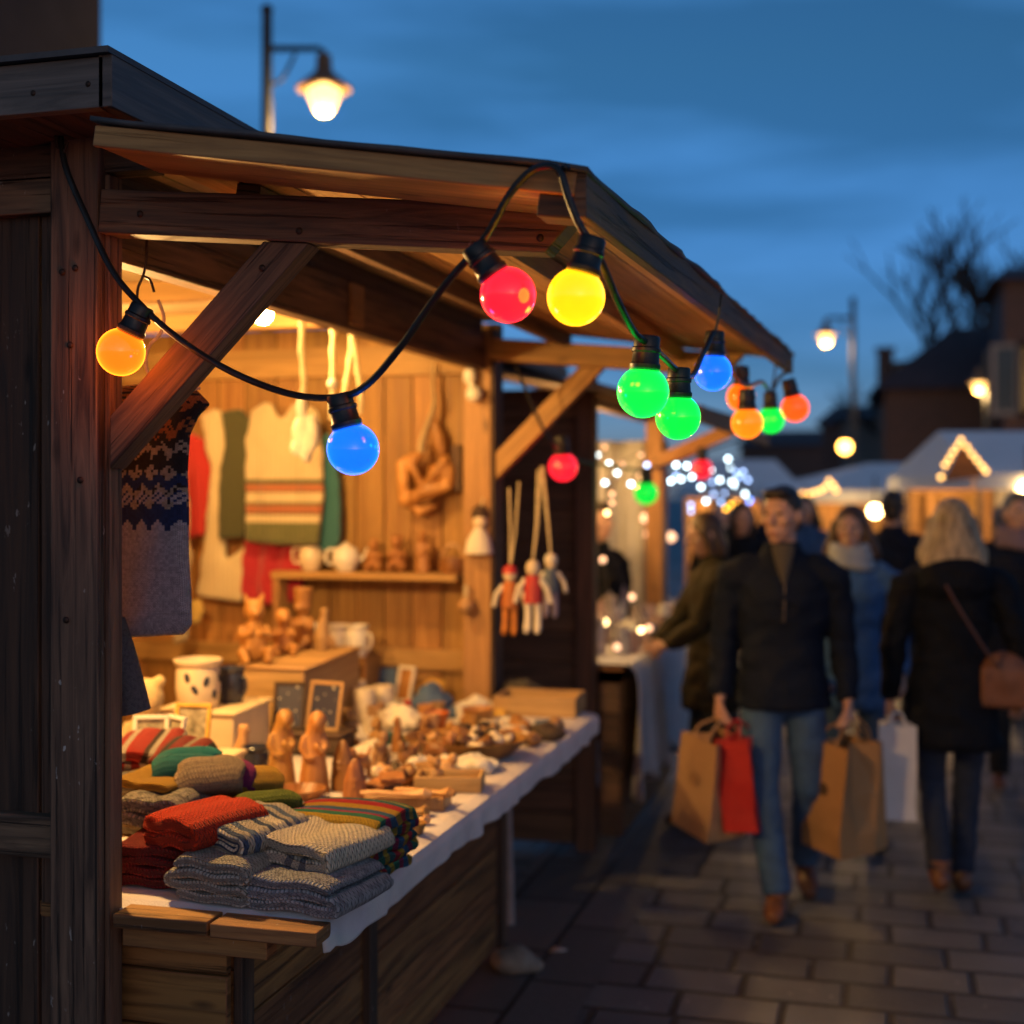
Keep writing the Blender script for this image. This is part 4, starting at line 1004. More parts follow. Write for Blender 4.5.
frame('yellow framed picture leaning against the tall cream box', 190, 756, .11, .14, 8, YELCLOTH, PH, f=3.95, z=TZ+.122)
crate('low cream box under the three small frames', 122, 200, 3.72, .115, .3, CREAM_CARD, 2)

# soft bundles
def bundle(label, px, py, rx, ry, rz, mat, seed, name='cloth_bundle', cat='cloth', rot=0, z=TZ):
    rnd = random.Random(seed); m = MB()
    rx *= .8; ry *= .85; rz *= .85
    m.ell((0, 0, rz*.35), (rx, ry, rz*.4))
    for k in range(7):
        a_ = rnd.uniform(-.6, .6)+(math.pi if k % 2 else 0); y0 = rnd.uniform(-.8, .8)*ry
        m.tube([(-rx*.9*math.cos(a_), y0-ry*.3*math.sin(a_), rz*rnd.uniform(.2, .5)), (0, y0*.8, rz*rnd.uniform(.55, .95)), (rx*.95*math.cos(a_), y0*.6+ry*.4*math.sin(a_), rz*rnd.uniform(.15, .5))], [rz*.16, rz*.24, rz*.14], 8)
    for k in range(3): m.ell((rnd.uniform(-.7, .7)*rx, rnd.uniform(-.7, .7)*ry, rz*rnd.uniform(.4, .75)), (rx*rnd.uniform(.3, .5), ry*rnd.uniform(.3, .5), rz*rnd.uniform(.25, .4)), Matrix.Rotation(rnd.uniform(0, 3), 3, 'Z'))
    me = blobmesh(m, .008, 2)
    for q in me.vertices:
        p = q.co*22+V((seed, 0, 0)); q.co += .011*noise.noise_vector(p)+.005*noise.noise_vector(p*2.7); q.co.z = max(0, q.co.z)
    return put(me, name, mat, loc=onto(px, py, z), rotz=R(rot), label=label, cat=cat)
bundle('white linen cloths heaped right of the candles', 405, 728, .1, .1, .1, CLOTHBUN, 1)
bundle('blue cloth bundle behind the big wooden bowl', 432, 712, .1, .1, .12, BLUECLOTH, 2)
bundle('yellow cloth laid over the blue bundle', 430, 700, .08, .06, .1, YELCLOTH, 3)
bundle('red cloth bundle by the end wall behind the frames', 412, 690, .07, .08, .12, REDCLOTH, 4)
bundle('pale folded gloves between the blue cloth and the tray', 475, 712, .1, .08, .07, CLOTHBUN, 5, 'folded_gloves', 'gloves')
bundle('grey woollen heap in the wooden tray at the far corner', 522, 694, .11, .06, .075, K_TWEED, 6, 'wool_heap', 'wool', z=TZ+.03)
bundle('pale felt slippers by the foot of the tray', 512, 728, .12, .05, .05, CLOTHBUN, 7, 'felt_slippers', 'slippers')
bundle('dark blue felt slippers just right of the pale ones', 548, 730, .08, .06, .045, BLUECLOTH, 8, 'felt_slippers', 'slippers')
bundle('white knitted mitts in front of the big wooden bowl', 470, 770, .125, .07, .06, CLOTHBUN, 9, 'knitted_mitts', 'mitts', -10)
bundle('small white cloth between the gnomes and the mitts', 420, 772, .06, .06, .06, CLOTHBUN, 10)
bundle('white cloth draped behind the tall robed pair', 372, 758, .08, .07, .06, CLOTHBUN, 11)
# bowls
def bowl(label, px, py, r, h, mat, sy=1, rot=0, name='wooden_bowl', cat='bowl', fill=()):
    t = thing(name, label, cat, onto(px, py), R(rot))
    m = MB(); m.lathe([(0, 0), (r*.6, 0), (r*.72, h*.12), (r*.95, h*.8), (r, h), (r*.95, h), (r*.86, h*.75), (r*.6, h*.22), (0, h*.16)], (0, 0, 0), 36, sy=sy); build(m, 'bowl', mat, t, world=False)
    return t
bowl('big shallow wooden bowl heaped with little turned pieces', 466, 756, .21, .065, W_CARVE, .85, 8)
PIECES = [W_CARVE, W_CARVE2, W_CARVE3, CREAM_CER, W_DARK]
rnd = random.Random(5); cb = onto(466, 756)
pm = []
for k in range(3):
    m = MB(); m.ell((0, 0, .016), (.03, .024, .018)).ell((.014, 0, .024), (.018, .016, .018)); pm.append(blobmesh(m, .004, 1))
for k in range(34):
    a_ = rnd.uniform(0, 6.28); d_ = .165*math.sqrt(rnd.random()); mat = rnd.choice(PIECES)
    me = pm[k % 3].copy()
    put(me, 'turned_trinket', mat, loc=(cb.x+d_*math.cos(a_), cb.y+.85*d_*math.sin(a_), TZ+.022+.045*(1-(d_/.17)**2)*rnd.random()+.016*(d_/.17)), rot=(rnd.uniform(-.6, .6), rnd.uniform(-.6, .6), rnd.uniform(0, 6)),
        label={0: 'honey brown turned wooden trinket in the big bowl', 1: 'pale turned wooden trinket in the big bowl', 2: 'red brown turned wooden trinket in the big bowl', 3: 'cream glazed trinket in the big bowl', 4: 'dark wooden trinket in the big bowl'}[PIECES.index(mat)], cat='trinket', group='little trinkets heaped in the big wooden bowl')
bowl('shallow brown bowl between the green roll and the robed pair', 301, 800, .072, .035, W_CARVE3)
bowl('small round wooden dish at the cloth edge by the rainbow knit', 415, 834, .03, .03, W_CARVE)
bowl('orange glazed bowl standing behind the big wooden one', 436, 728, .05, .06, plain('orange_glaze', (.5, .12, .02), .3))
bowl('honey wooden cup rising out behind the big bowl', 478, 728, .06, .075, W_CARVE)
bowl('round wooden dish with dark trinkets beside the gnomes', 394, 785, .075, .03, W_CARVE3)
for k in range(7):
    a_ = k*.9; me = pm[k % 3].copy(); cb = onto(394, 785)
    put(me, 'turned_trinket', PIECES[(k*2) % 5], loc=(cb.x+.04*math.cos(a_), cb.y+.04*math.sin(a_), TZ+.02), rotz=k, label='little turned trinket in the dish beside the gnomes', cat='trinket', group='trinkets in the small dish')
rnd = random.Random(21)
for k in range(22):
    px, py = rnd.uniform(468, 560), rnd.uniform(722, 746)
    if 505 < px < 575 and py < 728: continue
    mi = rnd.randrange(5); s_ = rnd.uniform(.8, 1.5); b = onto(px, py)
    o = put(pm[k % 3].copy(), 'turned_trinket', PIECES[mi], loc=b, rot=(rnd.uniform(-.2, .2), 0, rnd.uniform(0, 6)), cat='trinket', group='trinkets strewn between the big bowl and the pale tray',
            label=('honey brown', 'pale', 'red brown', 'cream glazed', 'dark wooden')[mi]+' trinket lying loose on the cloth near the pale tray')
    o.scale = (s_*1.3, s_, s_)
# more stock filling the table
def scatter(n_, seed, box, fn):
    rr = random.Random(seed); done = []
    while len(done) < n_ and len(done) < 99:
        px, py = rr.uniform(box[0], box[2]), rr.uniform(box[1], box[3])
        if all(abs(px-a_)+abs(py-b_) > 13 for a_, b_ in done): done.append((px, py)); fn(len(done)-1, px, py, rr)
def add_animal(i, px, py, rr):
    me = AN[i % 3]; o = put(me.copy(), 'carved_animal', (W_CARVE, W_CARVE2, W_CARVE3)[rr.randrange(3)], loc=onto(px, py), rotz=rr.uniform(-2, 2), label=('little carved wooden dog standing among the table goods', 'little carved wooden hen among the table goods', 'little carved wooden bear cub among the table goods')[i % 3], cat='wooden animal', group='little carved animals in the middle of the table')
AN = []
m = MB(); m.ell((0, 0, .05), (.045, .022, .024)).ell((.045, 0, .08), (.022, .018, .02)).tube([(-.04, 0, .06), (-.06, 0, .085)], [.008, .005], 7)
for x in (-.03, .03):
    for y in (-.012, .012): m.tube([(x, y, .045), (x, y, 0)], [.01, .009], 7)
AN.append(blobmesh(m, .004, 1))
m = MB(); m.ell((0, 0, .035), (.04, .028, .035)).ell((.03, 0, .072), (.016, .015, .018)).tube([(-.025, 0, .045), (-.055, 0, .075)], [.018, .008], 8); AN.append(blobmesh(m, .004, 1))
AN.append(fig_seated(.1, ears=True))
scatter(9, 3, (352, 732, 470, 792), add_animal)
def add_cup(i, px, py, rr):
    r_ = rr.uniform(.026, .036); mt = (CREAM_CER, W_CARVE2, WHITE_CER, W_CARVE)[i % 4]
    t = thing('small_cup', ('small cream cup standing at the back of the table', 'small pale wooden cup at the back of the table', 'small white cup standing at the back of the table', 'small brown wooden cup at the back of the table')[i % 4], 'cup', onto(px, py), group='small cups at the back of the table')
    m = MB(); h_ = r_*2.1; m.lathe([(0, 0), (r_*.7, 0), (r_*.95, h_*.5), (r_, h_), (r_*.88, h_), (r_*.8, h_*.4), (0, h_*.15)], n=20); build(m, 'cup_body', mt, t, world=False)
scatter(13, 8, (338, 716, 480, 734), add_cup)
TT = [BLUECLOTH, REDCLOTH, YELCLOTH, CLOTHBUN, K_TEAL, K_MAG]; TN = ['blue', 'red', 'yellow', 'white', 'teal', 'magenta']
for i, (px, py, rot) in enumerate(((448, 716, 20), (420, 706, -30), (492, 716, 10), (505, 735, -15), (388, 742, 40), (440, 742, 75))):
    m = fold_mesh(.09, .12, 2, .014, i+60, amp=.006, sag=.2)
    build(m, 'folded_cloth', TT[i], world=False, loc=onto(px, py), rotz=R(rot), ang=70, label='small folded %s cloth lying among the goods at the far half of the table' % TN[i], cat='cloth', group='small folded cloths on the far half of the table')
# tool trays and sticks
def tray(label, px, py, w_, d_, h_, mat, rot, dividers=0, name='wooden_tray', z=TZ):
    t = thing(name, label, 'tray', onto(px, py, z), R(rot)); k = .012
    m = MB(); m.box((0, 0, k/2+.001), (w_-2*k, d_-2*k, k), 0); build(m, 'base', mat, t, world=False, bevel=.002)
    for c, s_, ax in (((0, -d_/2+k/2, h_/2), (w_, k, h_), 0), ((0, d_/2-k/2, h_/2), (w_, k, h_), 0), ((-w_/2+k/2, 0, h_/2), (k, d_-2*k, h_), 1), ((w_/2-k/2, 0, h_/2), (k, d_-2*k, h_), 1)):
        m = MB(); m.box(c, s_, ax); build(m, 'side', mat, t, world=False, bevel=.003)
    for q in range(dividers):
        m = MB(); m.box((0, -d_/2+d_*(q+1)/(dividers+1), h_*.4), (w_-2*k, .008, h_*.8), 0); build(m, 'divider', mat, t, world=False, bevel=.002)
    return t
tray('pale wooden tray full of grey wool at the far table corner', 540, 712, .33, .24, .075, W_BOX, 3)
tray('long wooden pen tray nearest the cloth edge', 408, 806, .23, .1, .035, W_CARVE2, 6, 1)
tray('wooden tray with pale cloth behind the long pen tray', 450, 788, .2, .13, .045, W_BOX, 12)
def sticks(label, px, py, L, r, rot, mat, z=TZ, name='wooden_spatula', cat='spatula'):
    m = MB(); m.tube([(-L/2, 0, r), (-L*.3, 0, r*1.1), (0, 0, r), (L*.25, 0, r), (L*.4, 0, r*1.3), (L/2, 0, r*1.1)], [r*.7, r, r*.8, r*.9, r*1.8, r*.9], 10, flat=.7)
    return build(m, name, mat, world=False, loc=onto(px, py, z), rotz=R(rot), label=label, cat=cat, group='turned wooden utensils')
sticks('turned wooden spatula lying across the long pen tray', 396, 798, .2, .012, 8, W_CARVE2, TZ+.036)
sticks('second wooden spatula lying behind the first on the pen tray', 425, 796, .18, .012, -4, W_CARVE, TZ+.036)
sticks('short wooden stick nearest the round dish', 410, 824, .11, .011, 4, W_CARVE2)
sticks('short wooden stick just behind the nearest one', 408, 816, .12, .013, 10, W_CARVE)
sticks('wooden spoon between the gnome and the pen tray', 374, 818, .12, .012, -14, W_CARVE2)
m = MB()
for k in range(5): m.box((.02*math.sin(k*2), .015*math.cos(k*3), .008+k*.014), (.1, .07, .012), 0, rot=k*.5)
build(m, 'wooden_coasters', W_CARVE3, world=False, loc=onto(384, 800), bevel=.002, label='stack of dark wooden coasters beside the round topped gnome', cat='coasters')
m = MB()
for k in range(4): m.box((.0, .0, .006+k*.011), (.1+.01*(k % 2), .08, .01), 0, rot=.3+k*.25)
build(m, 'wooden_coasters', W_CARVE2, world=False, loc=onto(436, 776), bevel=.002, label='stack of pale wooden coasters left of the knitted mitts', cat='coasters')
# shelf goods on the end wall
ZS = 1.401
def pot(label, px, r, h, mat):
    b = P(px, 560, Y=5.4); b.z = ZS; t = thing('teapot', label, 'teapot', b, R(20))
    m = MB(); m.lathe([(0, 0), (r*.6, 0), (r*.95, h*.3), (r, h*.5), (r*.8, h*.78), (r*.35, h*.88), (r*.36, h*.9), (r*.12, h*.93), (r*.14, h), (0, h)], n=22); build(m, 'body', mat, t, world=False)
    m = MB(); m.tube(catmull([V((r*.85, 0, h*.35)), V((r*1.3, 0, h*.5)), V((r*1.5, 0, h*.8))], 4), [r*.17-.0009*i for i in range(9)], 8); build(m, 'spout', mat, t, world=False)
    m = MB(); m.tube(catmull([V((-r*.75, 0, h*.75)), V((-r*1.4, 0, h*.7)), V((-r*1.35, 0, h*.3)), V((-r*.9, 0, h*.25))], 4), r*.09, 8); build(m, 'handle', mat, t, world=False)
pot('cream teapot on the wall shelf beside the red skirt', 311, .055, .13, CREAM_CER)
pot('round white teapot on the wall shelf right of the cream one', 346, .06, .125, WHITE_CER)
for lab, px, kd, h_, kw in (('brown wooden owl like figure, first of three on the wall shelf', 374, 'seated', .155, {}), ('brown cat eared wooden figure, second of three on the wall shelf', 397, 'seated', .17, {'ears': True}), ('brown robed wooden figure, third of three on the wall shelf', 423, 'saint', .175, {})):
    b = P(px, 560, Y=5.42); figure(kd, lab, px, h_, W_CARVE3, f=dep(b), z=ZS, rot=15, **kw)
b = P(453, 560, Y=5.42); b.z = ZS; t = thing('wicker_basket', 'little brown basket with a pale hoop handle at the shelf end', 'basket', b)
m = MB(); m.lathe([(0, 0), (.05, 0), (.058, .03), (.055, .065), (.05, .065), (.045, .01), (0, .01)]); build(m, 'basket', W_CARVE3, t, world=False)
m = MB(); m.tube([V((.046*math.cos(q), 0, .06+.055*math.sin(q))) for q in [math.pi*i/12 for i in range(13)]], .011, 8); build(m, 'handle', W_CARVE2, t, world=False)

# dolls hanging from the far brace
def doll(label, px, py, top, f, scale, shirt, legs, hat=None, rot=0):
    b = P(px, py, f=f); t = thing('hanging_doll', label, 'doll', b, R(rot), 'wooden dolls hanging from the far brace'); s = scale
    m = MB(); m.ell((0, 0, .04*s), (.034*s, .034*s, .04*s)); build(m, 'head', CREAM_CER, t, world=False)
    m = MB(); m.loft([(0, 0, -.12*s, .045*s, .035*s), (0, 0, -.06*s, .04*s, .03*s), (0, 0, 0, .035*s, .028*s), (0, 0, .012*s, .015*s, .015*s)], 14); build(m, 'shirt', shirt, t, world=False)
    for q in (-1, 1):
        m = MB(); m.tube([(q*.035*s, 0, -.01*s), (q*.07*s, 0, -.06*s), (q*.085*s, 0, -.12*s)], [.014*s, .013*s, .012*s], 8); build(m, 'arm', CLOTHBUN, t, world=False)
        m = MB(); m.tube([(q*.022*s, 0, -.11*s), (q*.024*s, 0, -.19*s), (q*.025*s, -.01*s, -.24*s), (q*.026*s, -.03*s, -.25*s)], [.018*s, .016*s, .018*s, .012*s], 8); build(m, 'leg', legs, t, world=False)
    if hat: m = MB(); m.lathe([(0, .055*s), (.038*s, .05*s), (.03*s, .08*s), (0, .095*s)]); build(m, 'hat', hat, t, world=False)
    for tx, ty in top:
        e = P(tx, ty, f=f+.02)-b; m = MB(); m.tube([V((0, 0, .07*s)), e*.5+V((.004, 0, 0)), e], .0045, 6)
        if rot: m.xf(Matrix.Rotation(-R(rot), 3, 'Z'))
        build(m, 'cord', ROPE, t, world=False)
doll('hanging doll with a red hat and orange trousers, leftmost of the dolls', 510, 583, [(509, 488), (519, 482)], 5.4, .8, plain('orange_paint', (.42, .13, .03), .5), plain('orange_paint_trousers', (.5, .18, .03), .5), plain('red_paint', (.5, .03, .03), .5))
doll('hanging doll in a red shirt with cream legs', 533, 577, [(538, 470), (541, 468)], 5.3, .85, plain('red_shirt_paint', (.4, .03, .03), .5), CLOTHBUN)
doll('hanging doll in grey blue clothes, rightmost of the dolls', 551, 570, [(541, 466), (543, 466)], 5.45, .74, plain('grey_blue_paint', (.12, .16, .22), .5), plain('lilac_paint', (.3, .25, .34), .5), CLOTHBUN)
# stone and litter on the ground
m = MB(); m.ell((0, 0, .045), (.09, .075, .05)).ell((.05, .02, .03), (.06, .05, .035)); me = blobmesh(m, .01, 2)
for q in me.vertices: q.co += .01*noise.noise_vector(q.co*14)
b = P(513, 972, Z=0); put(me, 'stone', STONE, loc=(b.x, b.y, 0), label='grey stone lying by the foot of the near stall', cat='stone')
m = MB(); m.add([(-.03, -.02, .006), (.03, -.015, .012), (.032, .02, .006), (-.02, .024, .014)], [(0, 1, 2, 3)]); b = P(558, 953, Z=0)
o = build(m, 'paper_scrap', WHITE_CER, world=False, loc=(b.x, b.y, 0.004), label='small white scrap of paper on the paving', cat='litter'); s_ = o.modifiers.new('t', 'SOLIDIFY'); s_.thickness = .002

# ------------------------------------------------------------------ second stall
S2 = thing('market_stall', 'dark plank stall beyond the first one with candles and a white cloth counter', 'market stall', (-1.4, 6.42, 0))
m = MB()
for k in range(15): m.board((-3.4, 6.42+random.uniform(-.003, .003), .03+k*.148+.07), (-1.46, 6.42, .03+k*.148+.07), .025, .143)
build(m, 'end_wall', W_STALL2, S2, bevel=.003)
m = MB(); m.box((-2.42, 6.445, 1.135), (1.96, .012, 2.2), 0); build(m, 'wall_backing', W_STALL2, S2)
m = MB(); m.board((-1.42, 6.42, 0), (-1.42, 6.42, 2.3), .09, .1, up=(0, 1, 0)); build(m, 'corner_post', W_STALL2, S2, bevel=.004)
m = MB(); m.board((-1.36, 8.06, 0), (-1.36, 8.06, 2.2), .1, .1, up=(0, 1, 0)); build(m, 'corner_post', W_CANOPY, S2, bevel=.004)
m = MB(); m.board((-1.36, 7.95, 1.9), (-.9, 7.95, 2.1), .06, .08); build(m, 'brace', W_CANOPY, S2)
m = wallboards(-3.2, 1, 6.45, 8.2, .1, 2.3, .16); build(m, 'back_wall', W_STALL2, S2)
m = MB()
for k in range(5): m.board((-1.265, 6.49, .06+k*.15+.075), (-1.265, 8.0, .06+k*.15+.075), .02, .145)
build(m, 'counter_front', W_STALL2, S2, bevel=.003)
m = MB()
for k in range(5): m.board((-1.37, 6.475, .06+k*.15+.075), (-1.265, 6.475, .06+k*.15+.075), .02, .145)
build(m, 'counter_side', W_STALL2, S2, bevel=.003)
m = MB(); m.box((-1.85, 7.26, .885), (1.2, 1.6, .03), 1); build(m, 'counter_top', W_COUNTER, S2)
UP2 = V((.2, 0, 1)).normalized()
m = MB()
for k in range(9): x = -2.2+k*.16; m.board((x, 6.2, 2.40-(x+2.2)*.2), (x, 9.7, 2.43-(x+2.2)*.17), .158, .022, up=UP2)
build(m, 'canopy', W_STALL2, S2, bevel=.002)
m = MB(); m.board((-.84, 6.18, 2.1), (-.84, 9.72, 2.1), .025, .08); build(m, 'eave_board', W_STALL2, S2, bevel=.002)
m = MB(); m.box((-2.75, 7.3, 2.5), (1.5, 2.4, .08), 1); build(m, 'roof', FELT, S2)
m = MB(); m.board((-1.42, 6.5, 2.22), (-1.42, 8.1, 2.22), .06, .12); build(m, 'header_beam', W_STALL2, S2)
m = MB(); m.board((-1.4, 6.42, 2.24), (-.9, 6.42, 2.09), .06, .08); build(m, 'canopy_arm', W_STALL2, S2)
CURT = plain('white_curtain', (.5, .48, .5), .9, .1, 10, .2, 90)
def cur(a, b):
    return (-2.15+.85*a, 8.15+.05*math.sin(a*22)+.02*math.sin(a*51), .5+1.55*b)
sheet('curtain', cur, 60, 8, CURT, .004, loc=(-1.8, 8.15, .5), label='pale curtain closing the far end of the second stall', cat='curtain')
def tcl2(a, b):
    y = 6.42+1.66*b; s = a*1.45; flat = .95
    if s < flat: return (-2.15+s, y, .905)
    q = (s-flat)/(1.45-flat); n2 = noise.noise((y*4, 1, 3))
    hang = .6+.1*n2+.08*math.exp(-((y-6.5)/.12)**2)
    return (-1.19+.02*min(1, q*9)+.04*math.sin(y*17+n2*2)*q+.02*math.sin(y*41)*q, y, .903-q*hang)
sheet('tablecloth', tcl2, 40, 120, plain('white_table_linen', (.62, .6, .64), .9, .08, 9, .4, 90), .003, loc=(-1.7, 7.2, .9), label='long white cloth hanging deep over the second stall counter', cat='tablecloth')
def lamp_point(name, loc, power, rad=.05, col=WARM): point(name, loc, power, col, rad)
GLOW = emit('warm_lamp_glow', (1, .62, .25), 9)
def added_shedlamp(label, loc, power, rad=.05):
    t = thing('pendant_lamp', label, 'lamp', loc)
    m = MB(); m.ell((0, 0, 0), rad); build(m, 'bulb', GLOW, t, world=False)
    m = MB(); m.lathe([(0, rad*.8), (rad*.6, rad*.85), (rad*.6, rad*1.8), (0, rad*1.9)]); m.tube([(0, 0, rad*1.8), (0, 0, rad*1.8+.2)], .005, 6); build(m, 'lamp_holder', RUBBER, t, world=False)
    point('added_lamp_light', loc, power, WARM, rad*1.05)
added_shedlamp('added warm bulb, unseen under the roof of the second stall', (-1.62, 6.85, 1.98), 30)  # unseen bulb added to light the goods on the second counter
added_shedlamp('added warm bulb under the canopy, out of view, near the orange lit post', (-1.75, 7.45, 1.98), 22, .03)  # extra bulb kept out of view, added to light the far post
# goods on the second counter
rnd = random.Random(11)
JG = 'pale jars and candles crowded on the second counter'
JAR_M = [plain('frosted_glass', (.5, .42, .4), .2, .1, 20, .02), plain('pink_wax', (.5, .33, .28), .5, .1, 20, .05), WHITE_CER]
def jar(loc, r, h, mi, lab):
    t = thing('candle_jar', lab, 'candle jar', loc, group=JG)
    m = MB(); m.lathe([(0, 0), (r, 0), (r*1.05, h*.2), (r, h*.8), (r*.8, h*.88), (r*.85, h), (r*.75, h), (r*.7, h*.86), (0, h*.8)], n=18); build(m, 'jar', JAR_M[mi], t, world=False)
    if mi != 1: m = MB(); m.lathe([(0, h*.98), (r*.9, h*.98), (r*.9, h*1.08), (r*.3, h*1.1), (r*.25, h*1.2), (0, h*1.22)], n=16); build(m, 'lid', JAR_M[mi], t, world=False)
    return t
LABJ = ['pale frosted jar with a lid on the second counter', 'pink wax candle on the second counter', 'white lidded pot on the second counter']
for k in range(44):
    x = rnd.uniform(-1.72, -1.24); y = rnd.uniform(6.62, 7.95); mi = k % 3
    jar((x, y, .91), rnd.uniform(.035, .06), rnd.uniform(.09, .17)*(1.8 if x < -1.48 else 1), mi, LABJ[mi])
def plinth_tree(loc): pass
# fairy lights
LED = {'w': emit('cool_white_led', (.72, .92, 1), 11, sample=False), 'y': emit('warm_white_led', (1, .68, .28), 9, sample=False), 'o': emit('amber_led', (1, .42, .03), 9, sample=False), 'b': emit('blue_led', (.12, .32, 1), 8, sample=False),
       'p': emit('dim_peach_led', (1, .55, .3), 2.6, sample=False), 's': emit('pale_blue_led', (.4, .58, 1), 6, sample=False), 'g': emit('gold_garland_led', (1, .5, .12), 5.5, sample=False)}
def fairy(label, f, leds, r, cable=True, name='fairy_lights', jit=.3, order=True, cat='fairy lights'):
    rr = random.Random(len(label)); pts = []
    t = thing(name, label, cat, P(leds[0][0], leds[0][1], f=f))
    for px, py, c in leds:
        p = P(px, py, f=f+rr.uniform(-jit, jit)); pts.append(p)
        m = MB(); m.ell(p, r, None, 10, 6); build(m, 'led_bulb', LED[c], t)
    if order: pts.sort(key=lambda q: q.x)
    m = MB()
    m.tube([q+V((0, .0, r*1.1)) for q in pts], .004, 5); build(m, 'cable', RUBBER, t)
fairy('cool white fairy lights along the second stall roof, left of the green globe', 7.2, [(592, 446, 'w'), (597, 455, 'w'), (609, 464, 'w'), (617, 473, 'w'), (605, 483, 'w'), (631, 484, 'w'), (592, 480, 'y'), (592, 467, 'p'), (622, 464, 'p'), (612, 494, 'p'), (612, 503, 'p'), (607, 513, 'y'), (641, 455, 'p'), (647, 465, 's'), (604, 447, 'p'), (638, 474, 'p')], .012)
fairy('cool white fairy lights along the far roof edge, left of the far red globe', 8.8, [(657, 460, 'p'), (662, 465, 'w'), (676, 465, 'w'), (687, 466, 'w'), (671, 481, 'w'), (681, 479, 'w'), (692, 477, 'w'), (711, 470, 'w'), (701, 487, 'w'), (676, 476, 's')], .013)
fairy('thick cluster of white and blue fairy lights above the crowd', 10.0, [(728, 459, 'w'), (730, 468, 'w'), (720, 480, 'w'), (735, 485, 'w'), (732, 482, 'w'), (706, 501, 'w'), (745, 494, 'w'), (714, 494, 's'), (724, 493, 's'), (721, 502, 's'), (743, 472, 's'), (748, 480, 's'), (739, 477, 's'), (712, 482, 's'), (691, 505, 's'), (691, 511, 's'), (743, 514, 's'), (726, 509, 'o'), (731, 505, 'o'), (736, 502, 'o'), (733, 508, 'o'), (748, 503, 'b'), (750, 500, 'b'), (736, 472, 's')], .014)
fairy('warm tea light points scattered among the jars of the second counter', 7.0, [(592, 607, 'y'), (605, 622, 'y'), (641, 630, 'y'), (596, 636, 'p'), (617, 647, 'p'), (603, 560, 'p'), (649, 628, 'p'), (632, 597, 'p')], .017, name='tea_lights', cat='tea lights')
fairy('peach glowing points beside the orange lit post', 8.3, [(649, 534, 'p'), (671, 537, 'p'), (663, 523, 'p'), (644, 518, 'p')], .03)
GAR = [(941, 477), (945, 465), (949, 459), (953, 452), (957, 446), (961, 440), (967, 447), (972, 454), (977, 460), (982, 466), (986, 471)]
# ------------------------------------------------------------------ stalls across the square
TENT = plain('white_tarpaulin', (.78, .79, .8), .6, .06, 3, .15, 20)
def tent(label, px0, px1, pxr0, pxr1, f, zr, ze, depth, gableboards=False, lamp=20):
    a, b = P(px0, 500, f=f), P(px1, 500, f=f); c = (a+b)/2; w_ = (b-a).length; ang = math.atan2(b.y-a.y, b.x-a.x)
    t = thing('market_stall', label, 'market stall', (c.x, c.y, 0), ang)
    r0, r1 = (P(pxr0, 500, f=f)-c).length*(-1 if pxr0 < (px0+px1)/2 else 1), (P(pxr1, 500, f=f)-c).length*(-1 if pxr1 < (px0+px1)/2 else 1)
    h = w_/2; d = depth
    vs = [(-h, -.3, ze), (h, -.3, ze), (r1, d*.45, zr), (r0, d*.45, zr), (-h, d+.2, ze), (h, d+.2, ze)]
    m = MB(); m.add(vs, [(0, 1, 2, 3), (5, 4, 3, 2), (4, 0, 3), (1, 5, 2)]); o = build(m, 'canopy', TENT, t, world=False, smooth=False)
    s = o.modifiers.new('t', 'SOLIDIFY'); s.thickness = .02
    m = MB()
    for p0, p1 in (((-h, -.315), (h, -.315)), ((-h-.012, -.3), (-h-.012, d+.2)), ((h+.012, -.3), (h+.012, d+.2))): m.board((*p0, ze-.06), (*p1, ze-.06), .012, .13)
    build(m, 'valance', TENT, t, world=False)
    for x in (-h+.12, h-.12):
        for y in (-.1, d): m = MB(); m.board((x, y, 0), (x, y, ze+.05), .05, .05, up=(0, 1, 0)); build(m, 'post', W_STALL2, t, world=False)
    m = MB(); m.box((0, .15, .45), (w_-.4, .5, .9), 0); build(m, 'counter', W_COUNTER, t, world=False)
    m = MB(); m.box((0, d, ze*.5), (w_-.3, .03, ze), 0); build(m, 'back_wall', W_WALL, t, world=False)
    m = MB(); rr = random.Random(int(px0))
    for k in range(9):
        x = -h+.35+(w_-.7)*k/8; z = rr.uniform(.3, .75)*.8
        m.box((x, d-.1, ze-.15-z/2), (.16, .08, z), 2)
    build(m, 'hanging_goods', W_CANOPY, t, world=False, bevel=.02)
    lp = V((c.x, c.y, ze-.12))+V((-math.sin(ang)*d*.5, math.cos(ang)*d*.5, 0))
    point('stall_light', lp, lamp, WARM, .1)  # assumed lamp without a fixture, for the warm light inside the stall
    return t
TA = tent('white hip roofed market stall across the square behind the blue jacket', 792, 968, 896, 962, 14.5, 2.06, 1.74, 2.4, lamp=60)
TB = tent('white roofed market stall at the right edge with a lit garland', 962, 1090, 972, 1080, 11.5, 2.29, 1.88, 2.0, lamp=50)
TC_ = tent('dim white market stall far down the lane', 700, 800, 720, 790, 19, 2.2, 1.75, 2.4, lamp=130)
